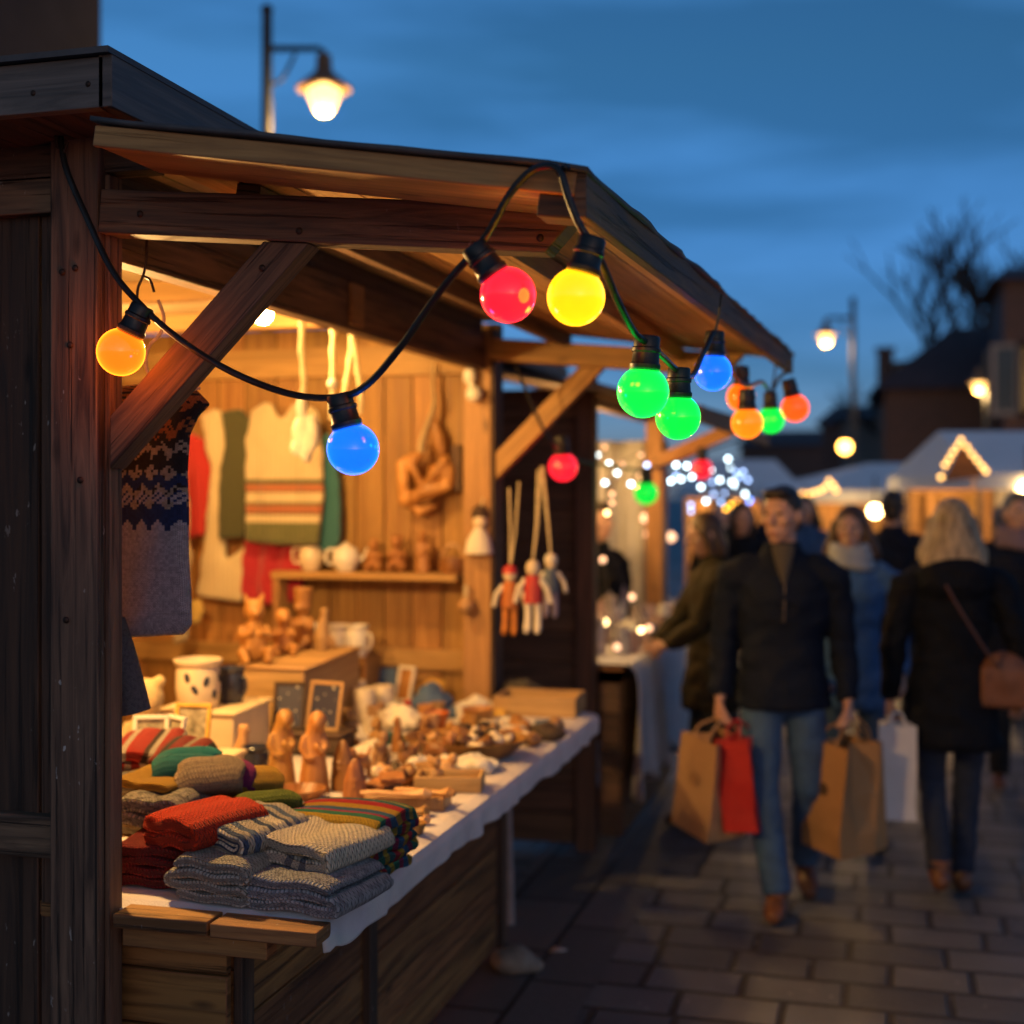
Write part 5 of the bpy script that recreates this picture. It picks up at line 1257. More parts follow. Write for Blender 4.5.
# wooden gable sign with a garland outline
t = thing('gable_board', 'dark wooden gable outlined by golden lights on the right stall', 'gable board', P(963, 480, f=11.0))
o3 = t.location; g0, g1, g2 = P(943, 482, f=11), P(985, 476, f=11), P(962, 443, f=11)
m = MB(); m.add([g0, g1, g2]+[q+V((0, .06, 0)) for q in (g0, g1, g2)], [(0, 1, 2), (5, 4, 3), (0, 3, 4, 1), (1, 4, 5, 2), (2, 5, 3, 0)]); build(m, 'board', W_COUNTER, t, smooth=False)
fairy('golden lights running up and down the gable like a letter A', 10.85, [(a, b, 'g') for a, b in GAR], .019, jit=.02)
fairy('golden wavy garland above the head of the walking man', 12.0, [(797, 495, 'g'), (803, 494, 'g'), (809, 494, 'g'), (815, 492, 'g'), (821, 490, 'g'), (826, 487, 'g'), (829, 481, 'g'), (833, 485, 'g'), (836, 490, 'g')], .02, jit=.05)
def globe(label, px, py, f, r, power, strength=7, col=(1, .72, .36)):
    p = P(px, py, f=f); t = thing('globe_lamp', label, 'lamp', p)
    m = MB(); m.ell((0, 0, 0), r); build(m, 'globe', emit('globe_glow', col, strength, sample=False), t, world=False)
    m = MB(); m.lathe([(0, r*.85), (r*.4, r*.9), (r*.35, r*1.5), (0, r*1.6)]); m.tube([(0, 0, r*1.5), (0, 0, r*1.5+.25)], .01, 6); build(m, 'holder', RUBBER, t, world=False)
    if power: point('globe_light', p, power, WARM, r*1.1)
globe('round bright lamp under the white hip roofed stall', 875, 511, 13.6, .065, 6, 10, (1, .85, .5))
globe('yellow round lamp in front of the dark far houses', 845, 447, 22, .1, 10, 5, (1, .6, .15))
globe('bright lamp at the right border under the garland stall roof', 1027, 490, 11.2, .08, 8, 10, (1, .8, .45))

# ------------------------------------------------------------------ street lamps
HEAD = emit('street_lamp_glass', (1, .56, .17), 3.6, sample=False)
HEADC = emit('street_lamp_glow', (1, .56, .18), 4, sample=False)
def street_lamp(label, px_pole, px_head, py_head, f, py_top, hs=1.0, power=60, lantern=False):
    hp = P(px_head, py_head, f=f); pp = P(px_pole, py_head, f=f); top = P(px_pole, py_top, f=f).z
    t = thing('street_lamp', label, 'street lamp', (pp.x, pp.y, 0))
    m = MB(); m.tube([(pp.x, pp.y, 0), (pp.x, pp.y, .9), (pp.x, pp.y, .92), (pp.x, pp.y, top)], [.1, .09, .06, .052], 14); m.ell((pp.x, pp.y, top), .06); build(m, 'pole', STEEL, t)
    zt = hp.z+.42*hs; k = (hp-pp); k.z = 0
    if k.length > .05:
        m = MB(); m.tube([V((pp.x, pp.y, zt)), V((pp.x, pp.y, zt))+k*.9, V((hp.x, hp.y, zt-.03)), V((hp.x, hp.y, zt-.12*hs))], [.034, .03, .03, .03], 8)
        m.tube(catmull([V((pp.x, pp.y, zt-.34)), V((pp.x, pp.y, zt-.3))+k*.25, V((pp.x, pp.y, zt-.05))+k*.5], 5), .018, 6); build(m, 'arm', STEEL, t)
    m = MB(); m.lathe([(0, .36*hs), (.075*hs, .35*hs), (.085*hs, .2*hs), (.13*hs, .15*hs), (.285*hs, .02*hs), (.27*hs, 0), (.1*hs, .1*hs), (0, .12*hs)], hp, 24); build(m, 'lamp_shade', plain('lamp_shade_metal', (.16, .1, .05), .5, .1, 20, .05), t)
    m = MB(); m.lathe([(0, .1*hs), (.17*hs, .0), (.16*hs, -.08*hs), (.1*hs, -.2*hs), (.05*hs, -.25*hs), (0, -.26*hs)], hp, 20); build(m, 'glass', HEAD, t)
    point('street_light', hp-V((0, 0, .32*hs)), power, (1, .6, .22), .12)
street_lamp('tall street lamp with a curved arm rising behind the near stall', 267, 324, 90, 13, 10, .95, 130)
street_lamp('street lamp glowing against the sky right of the canopy end', 853, 826, 335, 26, 300, .78, 90)
street_lamp('street lamp glowing in front of the gabled house', 987, 979, 383, 27, 352, .75, 60)

# ------------------------------------------------------------------ houses and trees behind
n = N('dark_brick'); bk = n.new('ShaderNodeTexBrick'); bk.inputs['Scale'].default_value = 4.4; bk.inputs['Color1'].default_value = (.07, .035, .03, 1); bk.inputs['Color2'].default_value = (.11, .055, .045, 1); bk.inputs['Mortar'].default_value = (.1, .09, .085, 1)
n.link(n.coord('Object', rot=(R(90), 0, 0)), bk.inputs['Vector']); BRICK = n.set(bk.outputs['Color'], .85)
TILE = plain('dark_roof_tiles', (.06, .035, .032), .75, .3, 3, .5, 12)
PLASTER = plain('grey_plaster', (.22, .2, .2), .85, .15, 2, .2, 15)
WIN = plain('dark_window_glass', (.02, .025, .035), .08, .1, 3, .01)
WINLIT = emit('lit_window', (1, .55, .18), .5, (.3, .2, .1))
def house(label, px0, px1, f, ze, zr, rise0, rise1, mat, depth=7, wins=(), chim=None, floors=2, nb=4, lit=()):
    """gabled house with its eaves side to the square; ridge runs along x between rise0 and rise1"""
    a = P(px0, 490, f=f); b = P(px1, 490, Y=a.y); c = (a+b)/2; w_ = (b-a).length; ang = 0
    t = thing('house', label, 'house', (c.x, c.y, 0), ang); h = w_/2
    m = MB(); m.box((0, depth/2, ze/2), (w_, depth, ze), 0); build(m, 'wall', mat, t, world=False, smooth=False)
    m = MB(); r0 = -h+w_*rise0; r1 = -h+w_*rise1
    m.add([(-h-.3, -.3, ze), (h+.3, -.3, ze), (h+.3, depth+.3, ze), (-h-.3, depth+.3, ze), (r0, depth/2, zr), (r1, depth/2, zr)], [(0, 1, 5, 4), (2, 3, 4, 5), (3, 0, 4), (1, 2, 5), (3, 2, 1, 0)])
    rf = build(m, 'roof', TILE, t, world=False, smooth=False)
    if chim: m = MB(); m.box((-h+w_*chim, depth/2, zr+.2), (.5, .5, 2.0), 2); m.box((-h+w_*chim, depth/2, zr+1.25), (.62, .62, .12), 2); build(m, 'chimney', BRICK, rf, world=False, smooth=False)
    k = 0
    for fl in range(floors):
        for i in range(nb):
            x = -h+w_*(i+.5)/nb; z = 1.6+fl*2.6
            if z+.8 > ze: continue
            m = MB()
            for p0, p1 in (((x-.55, -.03, z-.75), (x+.55, -.03, z-.75)), ((x-.55, -.03, z+.75), (x+.55, -.03, z+.75)), ((x-.5, -.03, z-.7), (x-.5, -.03, z+.7)), ((x+.5, -.03, z-.7), (x+.5, -.03, z+.7)), ((x, -.03, z-.7), (x, -.03, z+.7))): m.board(p0, p1, .1, .1, up=(0, 1, 0) if p0[0] == p1[0] else (0, 0, 1))
            fr = build(m, 'window', PLASTER, t, world=False, smooth=False)
            m = MB(); m.box((x, -.015, z), (.98, .02, 1.4), 0); build(m, 'pane', WINLIT if k in lit else WIN, fr, world=False, smooth=False); k += 1
    return t
house('dark brick gabled house behind the right hand stalls', 884, 1090, 33, 4.2, 6.0, .36, .97, BRICK, 6, chim=None, nb=6, lit=())
house('narrow dark house left of the gabled one', 878, 924, 40, 4.6, 5.0, .3, .7, PLASTER, 7, chim=.15, nb=2)
house('pale narrow house squeezed between the dark gabled ones', 903, 930, 34.5, 5.0, 5.3, .3, .7, plain('pale_render', (.33, .29, .29), .85, .1, 2, .2, 15), 5, nb=1)
house('mid grey house with a low roof left of the street lamp', 842, 880, 48, 4.3, 4.9, .3, .7, PLASTER, 6, nb=2, lit=(1,))
house('tall dark house rising at the right border', 1004, 1110, 30, 6.4, 7.0, .1, .9, BRICK, 4, nb=4, lit=(0, 5))
house('distant low dark house down the lane', 822, 886, 58, 4.6, 5.6, .15, .85, BRICK, 8, nb=3)
house('distant flat topped dark house behind the street lamp', 740, 835, 75, 4.2, 5.2, .1, .9, BRICK, 8, nb=4)
t = thing('house', 'tall dark building looming over the near stall roof at the left', 'house', (-5.75, 7.2, 0))
m = MB(); m.box((-9.05, 8.1, 4.5), (6.6, 1.8, 9), 0); build(m, 'wall', plain('dark_brown_render', (.055, .035, .028), .85, .25, 2, .4, 14), t, smooth=False)
for x in (-5.86, -6.6, -7.5):
    m = MB(); m.board((x, 7.155, 0), (x, 7.155, 9), .22, .09, up=(0, 1, 0)); build(m, 'pilaster', W_DARK, t)
m = MB(); m.box((-9.05, 8.1, 9.15), (7.0, 2.2, .3), 0); build(m, 'roof', FELT, t)
BARK = plain('dark_bark', (.035, .03, .028), .9, .3, 8, .6, 30)
def bare_tree(label, px, f, H, seed, spread=.5, depth_=5):
    rnd = random.Random(seed); b = P(px, 490, f=f); t = thing('bare_tree', label, 'tree', (b.x, b.y, 0), group='bare winter trees behind the houses')
    tr = MB(); cr_ = MB()
    def grow(p, d, L, r, lev):
        k = 4; pts = [p]; q = p.copy(); dd = d.copy()
        for i in range(k):
            dd = (dd+V((rnd.uniform(-.16, .16), rnd.uniform(-.16, .16), .05))).normalized(); q = q+dd*(L/k); pts.append(q)
        (tr if lev == 0 else cr_).tube(pts, [r*(1-.4*i/k) for i in range(k+1)], 7 if lev < 2 else 4)
        if lev >= depth_: return
        for c in range(rnd.choice((2, 3, 3)) if lev else 5):
            a_ = rnd.uniform(0, 6.28); s = spread*rnd.uniform(.6, 1.3)
            ax = V((math.cos(a_), math.sin(a_), 0)); nd = (dd+ax*s+V((0, 0, .12))).normalized()
            st = pts[-1] if c < 2 else pts[rnd.choice((2, 3))]
            grow(st, nd, L*rnd.uniform(.62, .85), r*.6, lev+1)
    grow(V((0, 0, 0)), V((0, 0, 1)), H*.3, H*.028, 0)
    build(tr, 'trunk', BARK, t, world=False); build(cr_, 'crown', BARK, t, world=False)
bare_tree('big bare tree rising behind the gabled house', 985, 44, 12.2, 3, .8)
bare_tree('smaller bare tree leaning over the narrow house', 924, 47, 8.2, 9, .9)
bare_tree('bare tree cut by the right border of the picture', 1040, 46, 11, 5)

# ------------------------------------------------------------------ people
def fabric(name, c, rough=.85, **k): return plain(name, c, rough, .22, 7, .5, 22, **k)
NAVY = fabric('black_navy_jacket_cloth', (.004, .008, .021), Specular_IOR_Level=.2); BLACKC = fabric('black_coat_cloth', (.0035, .005, .010), Specular_IOR_Level=.2); BLUEJ = fabric('blue_jacket_cloth', (.045, .12, .29)); OLIVEC = fabric('olive_coat_cloth', (.026, .022, .013), Specular_IOR_Level=.2)
DENIM = fabric('blue_denim', (.035, .082, .175)); DDENIM = fabric('dark_denim', (.012, .02, .045)); BLACKT = fabric('black_trouser_cloth', (.015, .015, .018))
BROWNL = plain('brown_leather', (.16, .06, .025), .45, .2, 20, .2, 60); BLACKL = plain('black_leather', (.02, .016, .015), .45, .2, 20, .2, 60)
def hairm(name, c1, c2):
    n = N(name); s = n.noise(n.coord('Object', (60, 60, 6)), 1, 4, .6)
    return n.set(n.ramp(s, [(.3, c1), (.7, c2)]), .5, n.bump(s, .7, .006))
H_DARK = hairm('dark_brown_hair', (.012, .008, .006), (.03, .02, .014)); H_BROWN = hairm('brown_hair', (.035, .017, .009), (.09, .045, .022)); H_BLOND = hairm('blond_hair', (.14, .095, .05), (.52, .37, .2)); H_GREY = hairm('grey_hair', (.08, .075, .07), (.16, .15, .14))
LIPS = plain('lips', (.36, .13, .11), .5); EYE = plain('eye', (.04, .03, .025), .15)
def person(label, loc, rotz, h, top, trousers, shoes, hair, arms, legs, yaw=0, female=False, hem=.80, style='short', scarf=None, hood=False, flare=1.0, vox=.008, group=None, beard=None, pitch=0, zip_=None):
    """local frame: faces -y, +x is the person's left; joints in metres for a 1.75 m body"""
    k = h/1.75; t = thing('person', label, 'person', loc, R(rotz), group)
    bw = .9 if female else 1.0
    HM = Matrix.Translation((0, .0, 1.5))@Matrix.Rotation(R(yaw), 4, 'Z')@Matrix.Rotation(R(pitch), 4, 'X')@Matrix.Translation((0, 0, -1.5))
    S_ = Matrix.Scale(k, 4)
    m = MB()
    m.loft([(0, 0, .9, .12*bw, .09), (0, 0, 1.05, .11*bw, .08), (0, .01, 1.3, .14*bw, .095), (0, .01, 1.42, .12*bw, .07), (0, 0, 1.47, .06, .055)], 18)
    for s in ('L', 'R'):
        q = 1 if s == 'L' else -1
        sh, el, wr = [V(p) for p in arms[s][:3]]; hp, kn, an = [V(p) for p in legs[s][:3]]
        m.tube([V((q*.12, .01, 1.4)), sh, (sh+el)/2, el, (el+wr)/2, wr], [.055, .045, .042, .036, .034, .026], 10)
        m.tube([hp, (hp+kn)/2, kn, kn*.6+an*.4, an], [.078, .068, .05, .052, .038], 10)
        # hand: palm, four curled fingers, thumb
        d = (wr-el).normalized(); n_ = V(arms[s][3]) if len(arms[s]) > 3 else V((0, -1, 0))
        n_ = (n_-d*n_.dot(d)).normalized(); sd = d.cross(n_).normalized()    # n_: knuckle row direction, sd: palm normal
        if sd.x*q > 0: sd = -sd
        c = wr+d*.055
        m.tube([wr-d*.01, wr+d*.03, wr+d*.085], [.026, .034, .036], 10, flat=.62)
        curl = arms[s][4] if len(arms[s]) > 4 else .9
        for i, (o_, L) in enumerate(((.030, .068), (.010, .076), (-.010, .071), (-.029, .056))):
            b0 = wr+d*.085+n_*o_; pts = [b0-d*.02]; an_ = .15; q_ = b0
            for sgm in range(3):
                an_ += curl*(.75 if sgm else .45); q_ = q_+(d*math.cos(an_)+sd*math.sin(an_))*L*(.45, .32, .25)[sgm]; pts.append(q_)
            m.tube(pts, [.0105, .0105, .0095, .008], 8)
        b0 = wr+d*.03+n_*.024; m.tube([b0, b0+n_*.022+d*.025+sd*.012, b0+n_*.018+d*.05+sd*.03, b0+n_*.004+d*.062+sd*.042], [.014, .0125, .011, .009], 8)
    st0 = len(m.v)
    m.tube([(0, .01, 1.42), (0, .005, 1.5), (0, -.005, 1.56)], [.062, .054*bw, .054*bw], 14)
    hs = len(m.v)
    m.ell((0, 0, 1.645), (.074, .092, .108)).ell((0, -.028, 1.585), (.056 if not female else .05, .062, .062)).ell((0, -.055, 1.545), (.028, .028, .022))
    m.ell((0, -.07, 1.672), (.052, .022, .016))
    m.tube([(0, -.085, 1.66), (0, -.112, 1.615), (0, -.1, 1.605)], [.009, .0155, .012], 8)
    m.ell((0, -.084, 1.572), (.025, .012, .012))
    for q in (-1, 1): m.ell((q*.077, .008, 1.635), (.012, .022, .032)); m.ell((q*.042, -.062, 1.62), (.022, .022, .02))
    m.xf(HM, hs); m.xf(S_)
    body = put(blobmesh(m, vox, 2), 'body', SKIN, t)
    for q in (-1, 1):
        e = MB(); e.ell((q*.03, -.083, 1.652), (.0125, .008, .007)); e.xf(S_@HM); build(e, 'eye', EYE, body, world=False)
    e = MB(); e.tube([(-.022, -.094, 1.571), (0, -.1, 1.573), (.022, -.094, 1.571)], [.003, .0065, .003], 8); e.xf(S_@HM); build(e, 'mouth', LIPS, body, world=False)
    # hair
    m = MB()
    if style == 'short':
        m.ell((0, .018, 1.672), (.081, .094, .096)).ell((0, -.04, 1.735), (.062, .05, .026)); m.ell((0, .055, 1.61), (.066, .05, .06))
    elif style == 'long':
        m.ell((0, .016, 1.668), (.087, .098, .102)); m.loft([(0, .085, 1.43, .135, .05), (0, .085, 1.48, .145, .058), (0, .065, 1.55, .12, .065), (0, .04, 1.65, .09, .075)], 18)
        for q in (-1, 1): m.tube([(q*.072, -.01, 1.68), (q*.088, .0, 1.58), (q*.115, .02, 1.52), (q*.125, .03, 1.48)], [.03, .04, .04, .03], 9)
    elif style == 'bob':
        m.ell((0, .016, 1.668), (.086, .097, .1)); m.loft([(0, .04, 1.5, .08, .05), (0, .045, 1.56, .088, .06), (0, .035, 1.65, .086, .07)], 16)
        for q in (-1, 1): m.tube([(q*.074, -.02, 1.68), (q*.082, -.015, 1.6), (q*.08, -.01, 1.52)], [.024, .024, .016], 8)
    elif style == 'bun':
        m.ell((0, .018, 1.668), (.083, .095, .098)); m.tube([(0, .09, 1.66), (0, .12, 1.58), (0, .105, 1.48), (.02, .1, 1.4)], [.04, .042, .035, .02], 10); m.ell((0, -.045, 1.725), (.065, .05, .03))
    m.xf(S_@HM); put(blobmesh(m, vox, 2), 'hair', hair, t)
    if beard:
        m = MB(); m.loft([(0, -.035, 1.53, .03, .03), (0, -.033, 1.56, .056, .062), (0, -.02, 1.6, .068, .068), (0, .0, 1.63, .074, .06)], 16); m.xf(S_@HM)
        put(blobmesh(m, vox, 1), 'beard', beard, t)
    # coat
    m = MB(); f_ = flare
    m.loft([(0, .0, hem, .192*bw*f_, .15*f_), (0, .0, hem+.03, .198*bw*f_, .155*f_), (0, .005, 1.0, .182*bw*(f_*.5+.5), .135), (0, .01, 1.12, .172*bw, .122), (0, .005, 1.3, .198*bw, .135), (0, .01, 1.39, .185*bw, .115), (0, .015, 1.45, .12*bw, .088), (0, .01, 1.49, .08, .074), (0, .005, 1.525, .074, .07)], 26)
    for s in ('L', 'R'):
        q = 1 if s == 'L' else -1
        sh, el, wr = [V(p) for p in arms[s][:3]]
        m.tube([V((q*.1, .01, 1.40)), V((q*.165*bw, .01, 1.395)), sh, (sh*.6+el*.4), el, (el+wr)/2, wr-(wr-el)*.02], [.07, .078, .075, .067, .06, .054, .047], 14)
    if hood:
        m.loft([(0, .08, 1.30, .09, .05), (0, .105, 1.38, .15, .075), (0, .085, 1.45, .155, .085), (0, .05, 1.5, .12, .09)], 18)
    m.xf(S_); me = blobmesh(m, vox*1.2, 4)
    for v_ in me.vertices:
        p = v_.co; v_.co += .014*noise.noise_vector(V((p.x*11, p.y*11, p.z*17+h*9)))
    coat = put(me, 'coat' if hem < .78 else 'jacket', top, t)
    if zip_: m = MB(); m.tube([(0, -.131, 1.2), (.003, -.132, 1.28), (.004, -.12, 1.37)], .0035, 6); m.xf(S_); build(m, 'zip', zip_, coat, world=False)
    if zip_:   # open collar with the jumper showing
        m = MB(); m.loft([(0, -.108, 1.36, .012, .014), (0, -.094, 1.42, .03, .02), (0, -.066, 1.49, .048, .026), (0, -.05, 1.52, .05, .03)], 14); m.xf(S_); put(blobmesh(m, vox, 1), 'jumper', K_TWEED, t)
    m = MB()
    m.ell((0, 0, .9), (.155*bw, .115, .12))
    for s in ('L', 'R'):
        hp, kn, an = [V(p) for p in legs[s][:3]]
        m.tube([hp+V((0, 0, .03)), hp*.5+kn*.5, kn, kn*.5+an*.5, an], [.095*bw, .084*bw, .068*bw, .064*bw, .062*bw], 14)
    m.xf(S_); me = blobmesh(m, vox*1.2, 3)
    for v_ in me.vertices:
        p = v_.co; v_.co += .006*noise.noise_vector(V((p.x*14, p.y*14, p.z*22)))
    put(me, 'trousers', trousers, t)
    for s in ('L', 'R'):
        an = V(legs[s][2]); toe = V(legs[s][3]) if len(legs[s]) > 3 else V((0, -1, 0)); toe.normalize()
        m = MB(); f0 = V((an.x, an.y, an.z-.08))
        m.tube([an+V((0, 0, .05)), an+V((0, 0, -.01))], [.052, .05], 12); m.ell(f0-toe*.035+V((0, 0, .045)), (.042, .052, .046))
        m.tube([f0-toe*.06+V((0, 0, .035)), f0+toe*.05+V((0, 0, .045)), f0+toe*.13+V((0, 0, .035)), f0+toe*.185+V((0, 0, .028))], [.038, .046, .045, .026], 12, flat=.8)
        m.xf(S_); me = blobmesh(m, vox, 2)
        put(me, 'shoe', shoes, t)
    if scarf:
        m = MB()
        for i, (z, r_) in enumerate(((1.455, .098), (1.5, .09), (1.535, .083))): m.tube([V((r_*math.cos(a_)*1.05, .005+r_*math.sin(a_), z+.012*math.sin(a_*2+i))) for a_ in [2*math.pi*j/16 for j in range(17)]], .03, 8)
        m.xf(S_); put(blobmesh(m, vox, 2), 'scarf', scarf, t)
    return t
AL = lambda dx=.26, y=-.02, ey=.0, hz=.86: {'L': [(.205, .01, 1.38), (.245, ey+.02, 1.12), (dx, y-.03, hz)], 'R': [(-.205, .01, 1.38), (-.245, ey+.02, 1.12), (-dx, y-.03, hz)]}
LG = lambda l=0, r=0: {'L': [(.09, 0, .92), (.1, -.03+l*.4, .49), (.105, l, .085+max(0, l)*.18)], 'R': [(-.09, 0, .92), (-.1, -.03+r*.4, .49), (-.1, r, .085+max(0, r)*.18)]}
def gp(px, py): b = P(px, py, Z=0); return (b.x, b.y, 0)
# the walking man
legs_m = {'R': [(-.09, 0, .92), (-.085, -.11, .5), (-.03, -.17, .09), (-.1, -1, 0)], 'L': [(.09, 0, .92), (.105, .0, .5), (.1, .24, .13), (.1, -1, -.35)]}
b = P(783, 700, f=5.72)
person('man in a dark navy jacket and blue jeans carrying bags in both hands', (b.x, b.y, 0), 6, 1.755, NAVY, DENIM, BROWNL, H_DARK, {'R': [(-.205, .01, 1.38), (-.25, .03, 1.11), (-.262, -.05, .87), (0, -1, 0), 1.15], 'L': [(.205, .01, 1.38), (.25, .03, 1.11), (.262, -.06, .87), (0, -1, 0), 1.15]}, legs_m, yaw=-28, hem=.83, vox=.007, pitch=4, zip_=plain('zip_metal', (.12, .11, .11), .4, Metallic=.7))
man = (b.x, b.y)
# blond woman seen from behind
b2 = P(952, 700, f=5.85)
person('blond woman seen from behind in a long black coat with a hood', (b2.x, b2.y, 0), 183, 1.70, BLACKC, DDENIM, BROWNL, H_BLOND, {'R': [(-.2, .01, 1.38), (-.28, .06, 1.12), (-.3, -.04, .9), (0, -1, 0), .9], 'L': [(.195, .01, 1.38), (.255, .03, 1.12), (.262, -.04, .86), (0, -1, 0), 1.15]}, {'L': [(.09, 0, .92), (.085, -.02, .5), (.06, .1, .13)], 'R': [(-.09, 0, .92), (-.07, -.05, .5), (-.05, -.08, .085)]}, female=True, hem=.66, style='long', hood=True, flare=1.18, vox=.007)
# woman in blue behind the man
b3 = P(851, 700, f=6.75)
person('woman in a blue padded jacket and pale scarf just behind the walking man', (b3.x, b3.y, 0), 12, 1.66, BLUEJ, DENIM, BLACKL, H_BROWN, {'R': [(-.2, .01, 1.38), (-.25, .05, 1.12), (-.2, -.1, .9)], 'L': [(.2, .01, 1.38), (.26, .05, 1.12), (.25, -.05, .87)]}, LG(-.1, .12), yaw=-18, female=True, hem=.70, style='long', scarf=fabric('pale_grey_scarf', (.36, .38, .42)), vox=.008)
# woman in an olive coat reaching over the second counter
b4 = P(712, 700, f=6.95)
person('woman in profile in an olive coat reaching over the second stall counter', (b4.x, b4.y, 0), -72, 1.63, OLIVEC, BLACKT, BLACKL, H_BROWN, {'R': [(-.195, -.02, 1.37), (-.24, -.14, 1.15), (-.15, -.29, 1.02), (0, 0, 1), .6], 'L': [(.195, -.02, 1.37), (.235, -.12, 1.14), (.13, -.27, 1.04), (0, 0, 1), .6]}, LG(.02, -.06), female=True, hem=.68, style='bob', hood=True, flare=1.15, yaw=4, pitch=16, vox=.008)
CR = 'people further back in the market crowd'
b5 = P(893, 700, f=9.0); person('man in black seen from behind between the blue jacket and the blond woman', (b5.x, b5.y, 0), 170, 1.74, NAVY, BLACKT, BLACKL, H_DARK, AL(), LG(.1, -.1), hem=.75, vox=.012, group=CR)
b6 = P(1018, 700, f=7.7); person('man with a mauve scarf walking at the right border', (b6.x, b6.y, 0), -4, 1.73, NAVY, BLACKT, BROWNL, H_GREY, AL(.27), LG(-.15, .15), hem=.74, scarf=fabric('mauve_scarf', (.2, .13, .15)), vox=.01, yaw=20, group=CR)
b7 = P(742, 700, f=9.2); person('dark haired person in a dark coat behind the olive coat', (b7.x, b7.y, 0), 20, 1.66, BLACKC, BLACKT, BLACKL, H_DARK, AL(), LG(.1, -.1), female=True, style='bob', hem=.7, vox=.012, group=CR)
b8 = P(722, 700, f=10.5); person('brown haired person far back beside the dark coat', (b8.x, b8.y, 0), -20, 1.68, OLIVEC, DDENIM, BLACKL, H_BROWN, AL(), LG(-.1, .1), hem=.78, vox=.013, group=CR)
b9 = P(597, 700, f=7.6); person('stall keeper in black standing in shade inside the second stall', (b9.x, b9.y, 0), 60, 1.68, BLACKC, BLACKT, BLACKL, H_DARK, AL(), LG(0, 0), hem=.72, vox=.012)
b10 = P(805, 700, f=11.0); person('person in a blue coat far behind the walking man', (b10.x, b10.y, 0), 10, 1.7, DENIM, BLACKT, BLACKL, H_BROWN, AL(), LG(.1, -.1), female=True, style='long', hem=.7, vox=.013, group=CR)
b11 = P(1003, 700, f=10.2); person('grey haired person before the right stall behind the mauve scarf', (b11.x, b11.y, 0), 165, 1.62, BLACKC, BLACKT, BLACKL, H_GREY, AL(), LG(.05, -.05), hem=.72, vox=.013, group=CR)
b12 = P(768, 700, f=12.5); person('person in dark clothes standing far back left of the man', (b12.x, b12.y, 0), -10, 1.7, NAVY, DDENIM, BLACKL, H_DARK, AL(), LG(.05, -.05), hem=.76, vox=.014, group=CR)

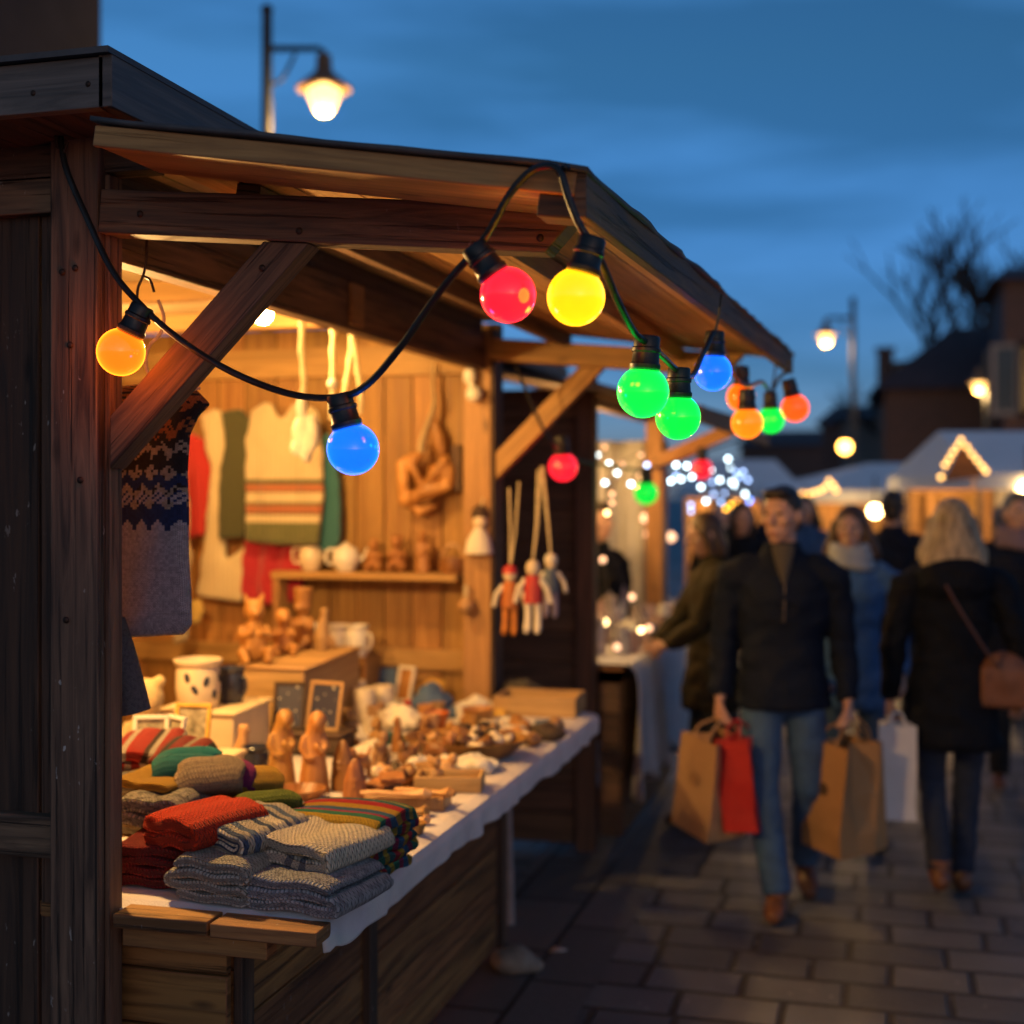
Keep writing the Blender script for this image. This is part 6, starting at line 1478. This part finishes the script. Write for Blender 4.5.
# ------------------------------------------------------------------ carried bags
KRAFT = plain('kraft_paper', (.42, .24, .11), .75, .08, 10, .25, 25); KRAFT2 = plain('brown_kraft_paper', (.36, .19, .075), .75, .08, 10, .25, 25); REDP = plain('red_paper', (.4, .015, .015), .55, .08, 10, .2, 25); WHITEP = plain('white_paper', (.62, .6, .62), .65, .05, 10, .2, 25)
def bag(label, grip, top, w_, h_, d_, rotz, mat, tilt=0, hmat=None, mark=None):
    """paper bag with creased gussets, hung by two cord handles from grip (a point in the hand)"""
    M_ = Matrix.Rotation(R(rotz), 4, 'Z')@Matrix.Rotation(R(tilt), 4, 'Y')
    t = thing('shopping_bag', label, 'shopping bag', grip, 0)
    zt = -top; m = MB(); g = d_*.42
    def ring(z, s, gi):
        a, b_ = w_/2*s, d_/2*s
        return [(-a, -b_, z), (a, -b_, z), (a-gi, 0, z), (a, b_, z), (-a, b_, z), (-a+gi, 0, z)]
    rings = [ring(zt, .98, g), ring(zt-h_*.45, 1.0, g*.6), ring(zt-h_*.8, 1.01, g*.15), ring(zt-h_, 1.0, 0)]
    vs = [q for r_ in rings for q in r_]; fs = []
    for i in range(3):
        for k in range(6): fs.append((i*6+k, (i+1)*6+k, (i+1)*6+(k+1) % 6, i*6+(k+1) % 6))
    fs.append((18, 19, 20, 21, 22, 23)[::-1])
    rr = random.Random(len(label)); vs = [(x+rr.uniform(-.006, .006), y+rr.uniform(-.006, .006), z+rr.uniform(-.004, .004)) for x, y, z in vs]
    m.add(vs, fs); m.xf(M_)
    bd = build(m, 'bag_body', mat, t, world=False, smooth=False); s = bd.modifiers.new('t', 'SOLIDIFY'); s.thickness = .004; s.offset = -1
    for q in (-1, 1):
        m = MB(); y = q*d_/2*.97
        m.tube(catmull([V((-w_*.2, y, zt-.03)), V((-w_*.18, y*.7, zt+top*.5)), V((-.012, 0, -.004)), V((.012, 0, -.004)), V((w_*.18, y*.7, zt+top*.5)), V((w_*.2, y, zt-.03))], 5), .005, 7); m.xf(M_); build(m, 'handle', hmat or mat, t, world=False)
    if mark:
        m = MB(); m.lathe([(0, 0), (.028, 0), (.028, .0015), (0, .0015)], (0, -d_/2-.006, zt-h_*.42), 18, Matrix.Rotation(R(90), 3, 'X')); m.xf(M_); build(m, 'printed_mark', mark, t, world=False)
    return t
hr = P(719, 718, f=5.66); hl = P(846, 720, f=5.66)
bag('tan kraft paper bag hanging from the walking man\'s hand nearest the stalls', hr, .08, .24, .41, .2, -42, KRAFT, 9, mark=plain('faint_brown_print', (.3, .16, .07), .8))
bag('red paper bag tucked behind the tan kraft bag', P(737, 720, f=5.62), .07, .15, .38, .13, -18, REDP, -5)
bag('large brown kraft bag in the walking man\'s other hand', hl, .09, .23, .46, .2, -44, KRAFT2, 5, mark=plain('dark_brown_print', (.06, .035, .02), .8))
bag('slim brown kraft bag held just behind the large one', P(856, 718, f=5.78), .1, .17, .45, .12, -30, KRAFT2, -3)
bag('white paper bag hanging from the blond woman\'s hand', P(897, 712, f=5.8), .05, .15, .41, .1, 4, WHITEP, 0)
# handbag of the blond woman
t = thing('shoulder_bag', 'brown leather shoulder bag worn across the blond woman\'s back', 'handbag', P(1005, 680, f=5.72))
c = P(1006, 682, f=5.74)
m = MB(); m.ell(c, (.115, .05, .125)); m.box((c.x, c.y, c.z-.03), (.2, .09, .17), 0); m.v = [tuple(V(q)-c) for q in m.v]
put(blobmesh(m, .01, 5), 'bag_body', BROWNL, t)
m = MB(); m.tube(catmull([P(946, 585, f=5.60), P(956, 603, f=5.59), P(974, 632, f=5.60), P(992, 660, f=5.66), P(1000, 668, f=5.7)], 5), .014, 8, flat=.4); build(m, 'strap', BROWNL, t)
m = MB(); m.box((c.x, c.y-.052, c.z+.02), (.17, .012, .12), 0); build(m, 'flap', BROWNL, t, bevel=.005)
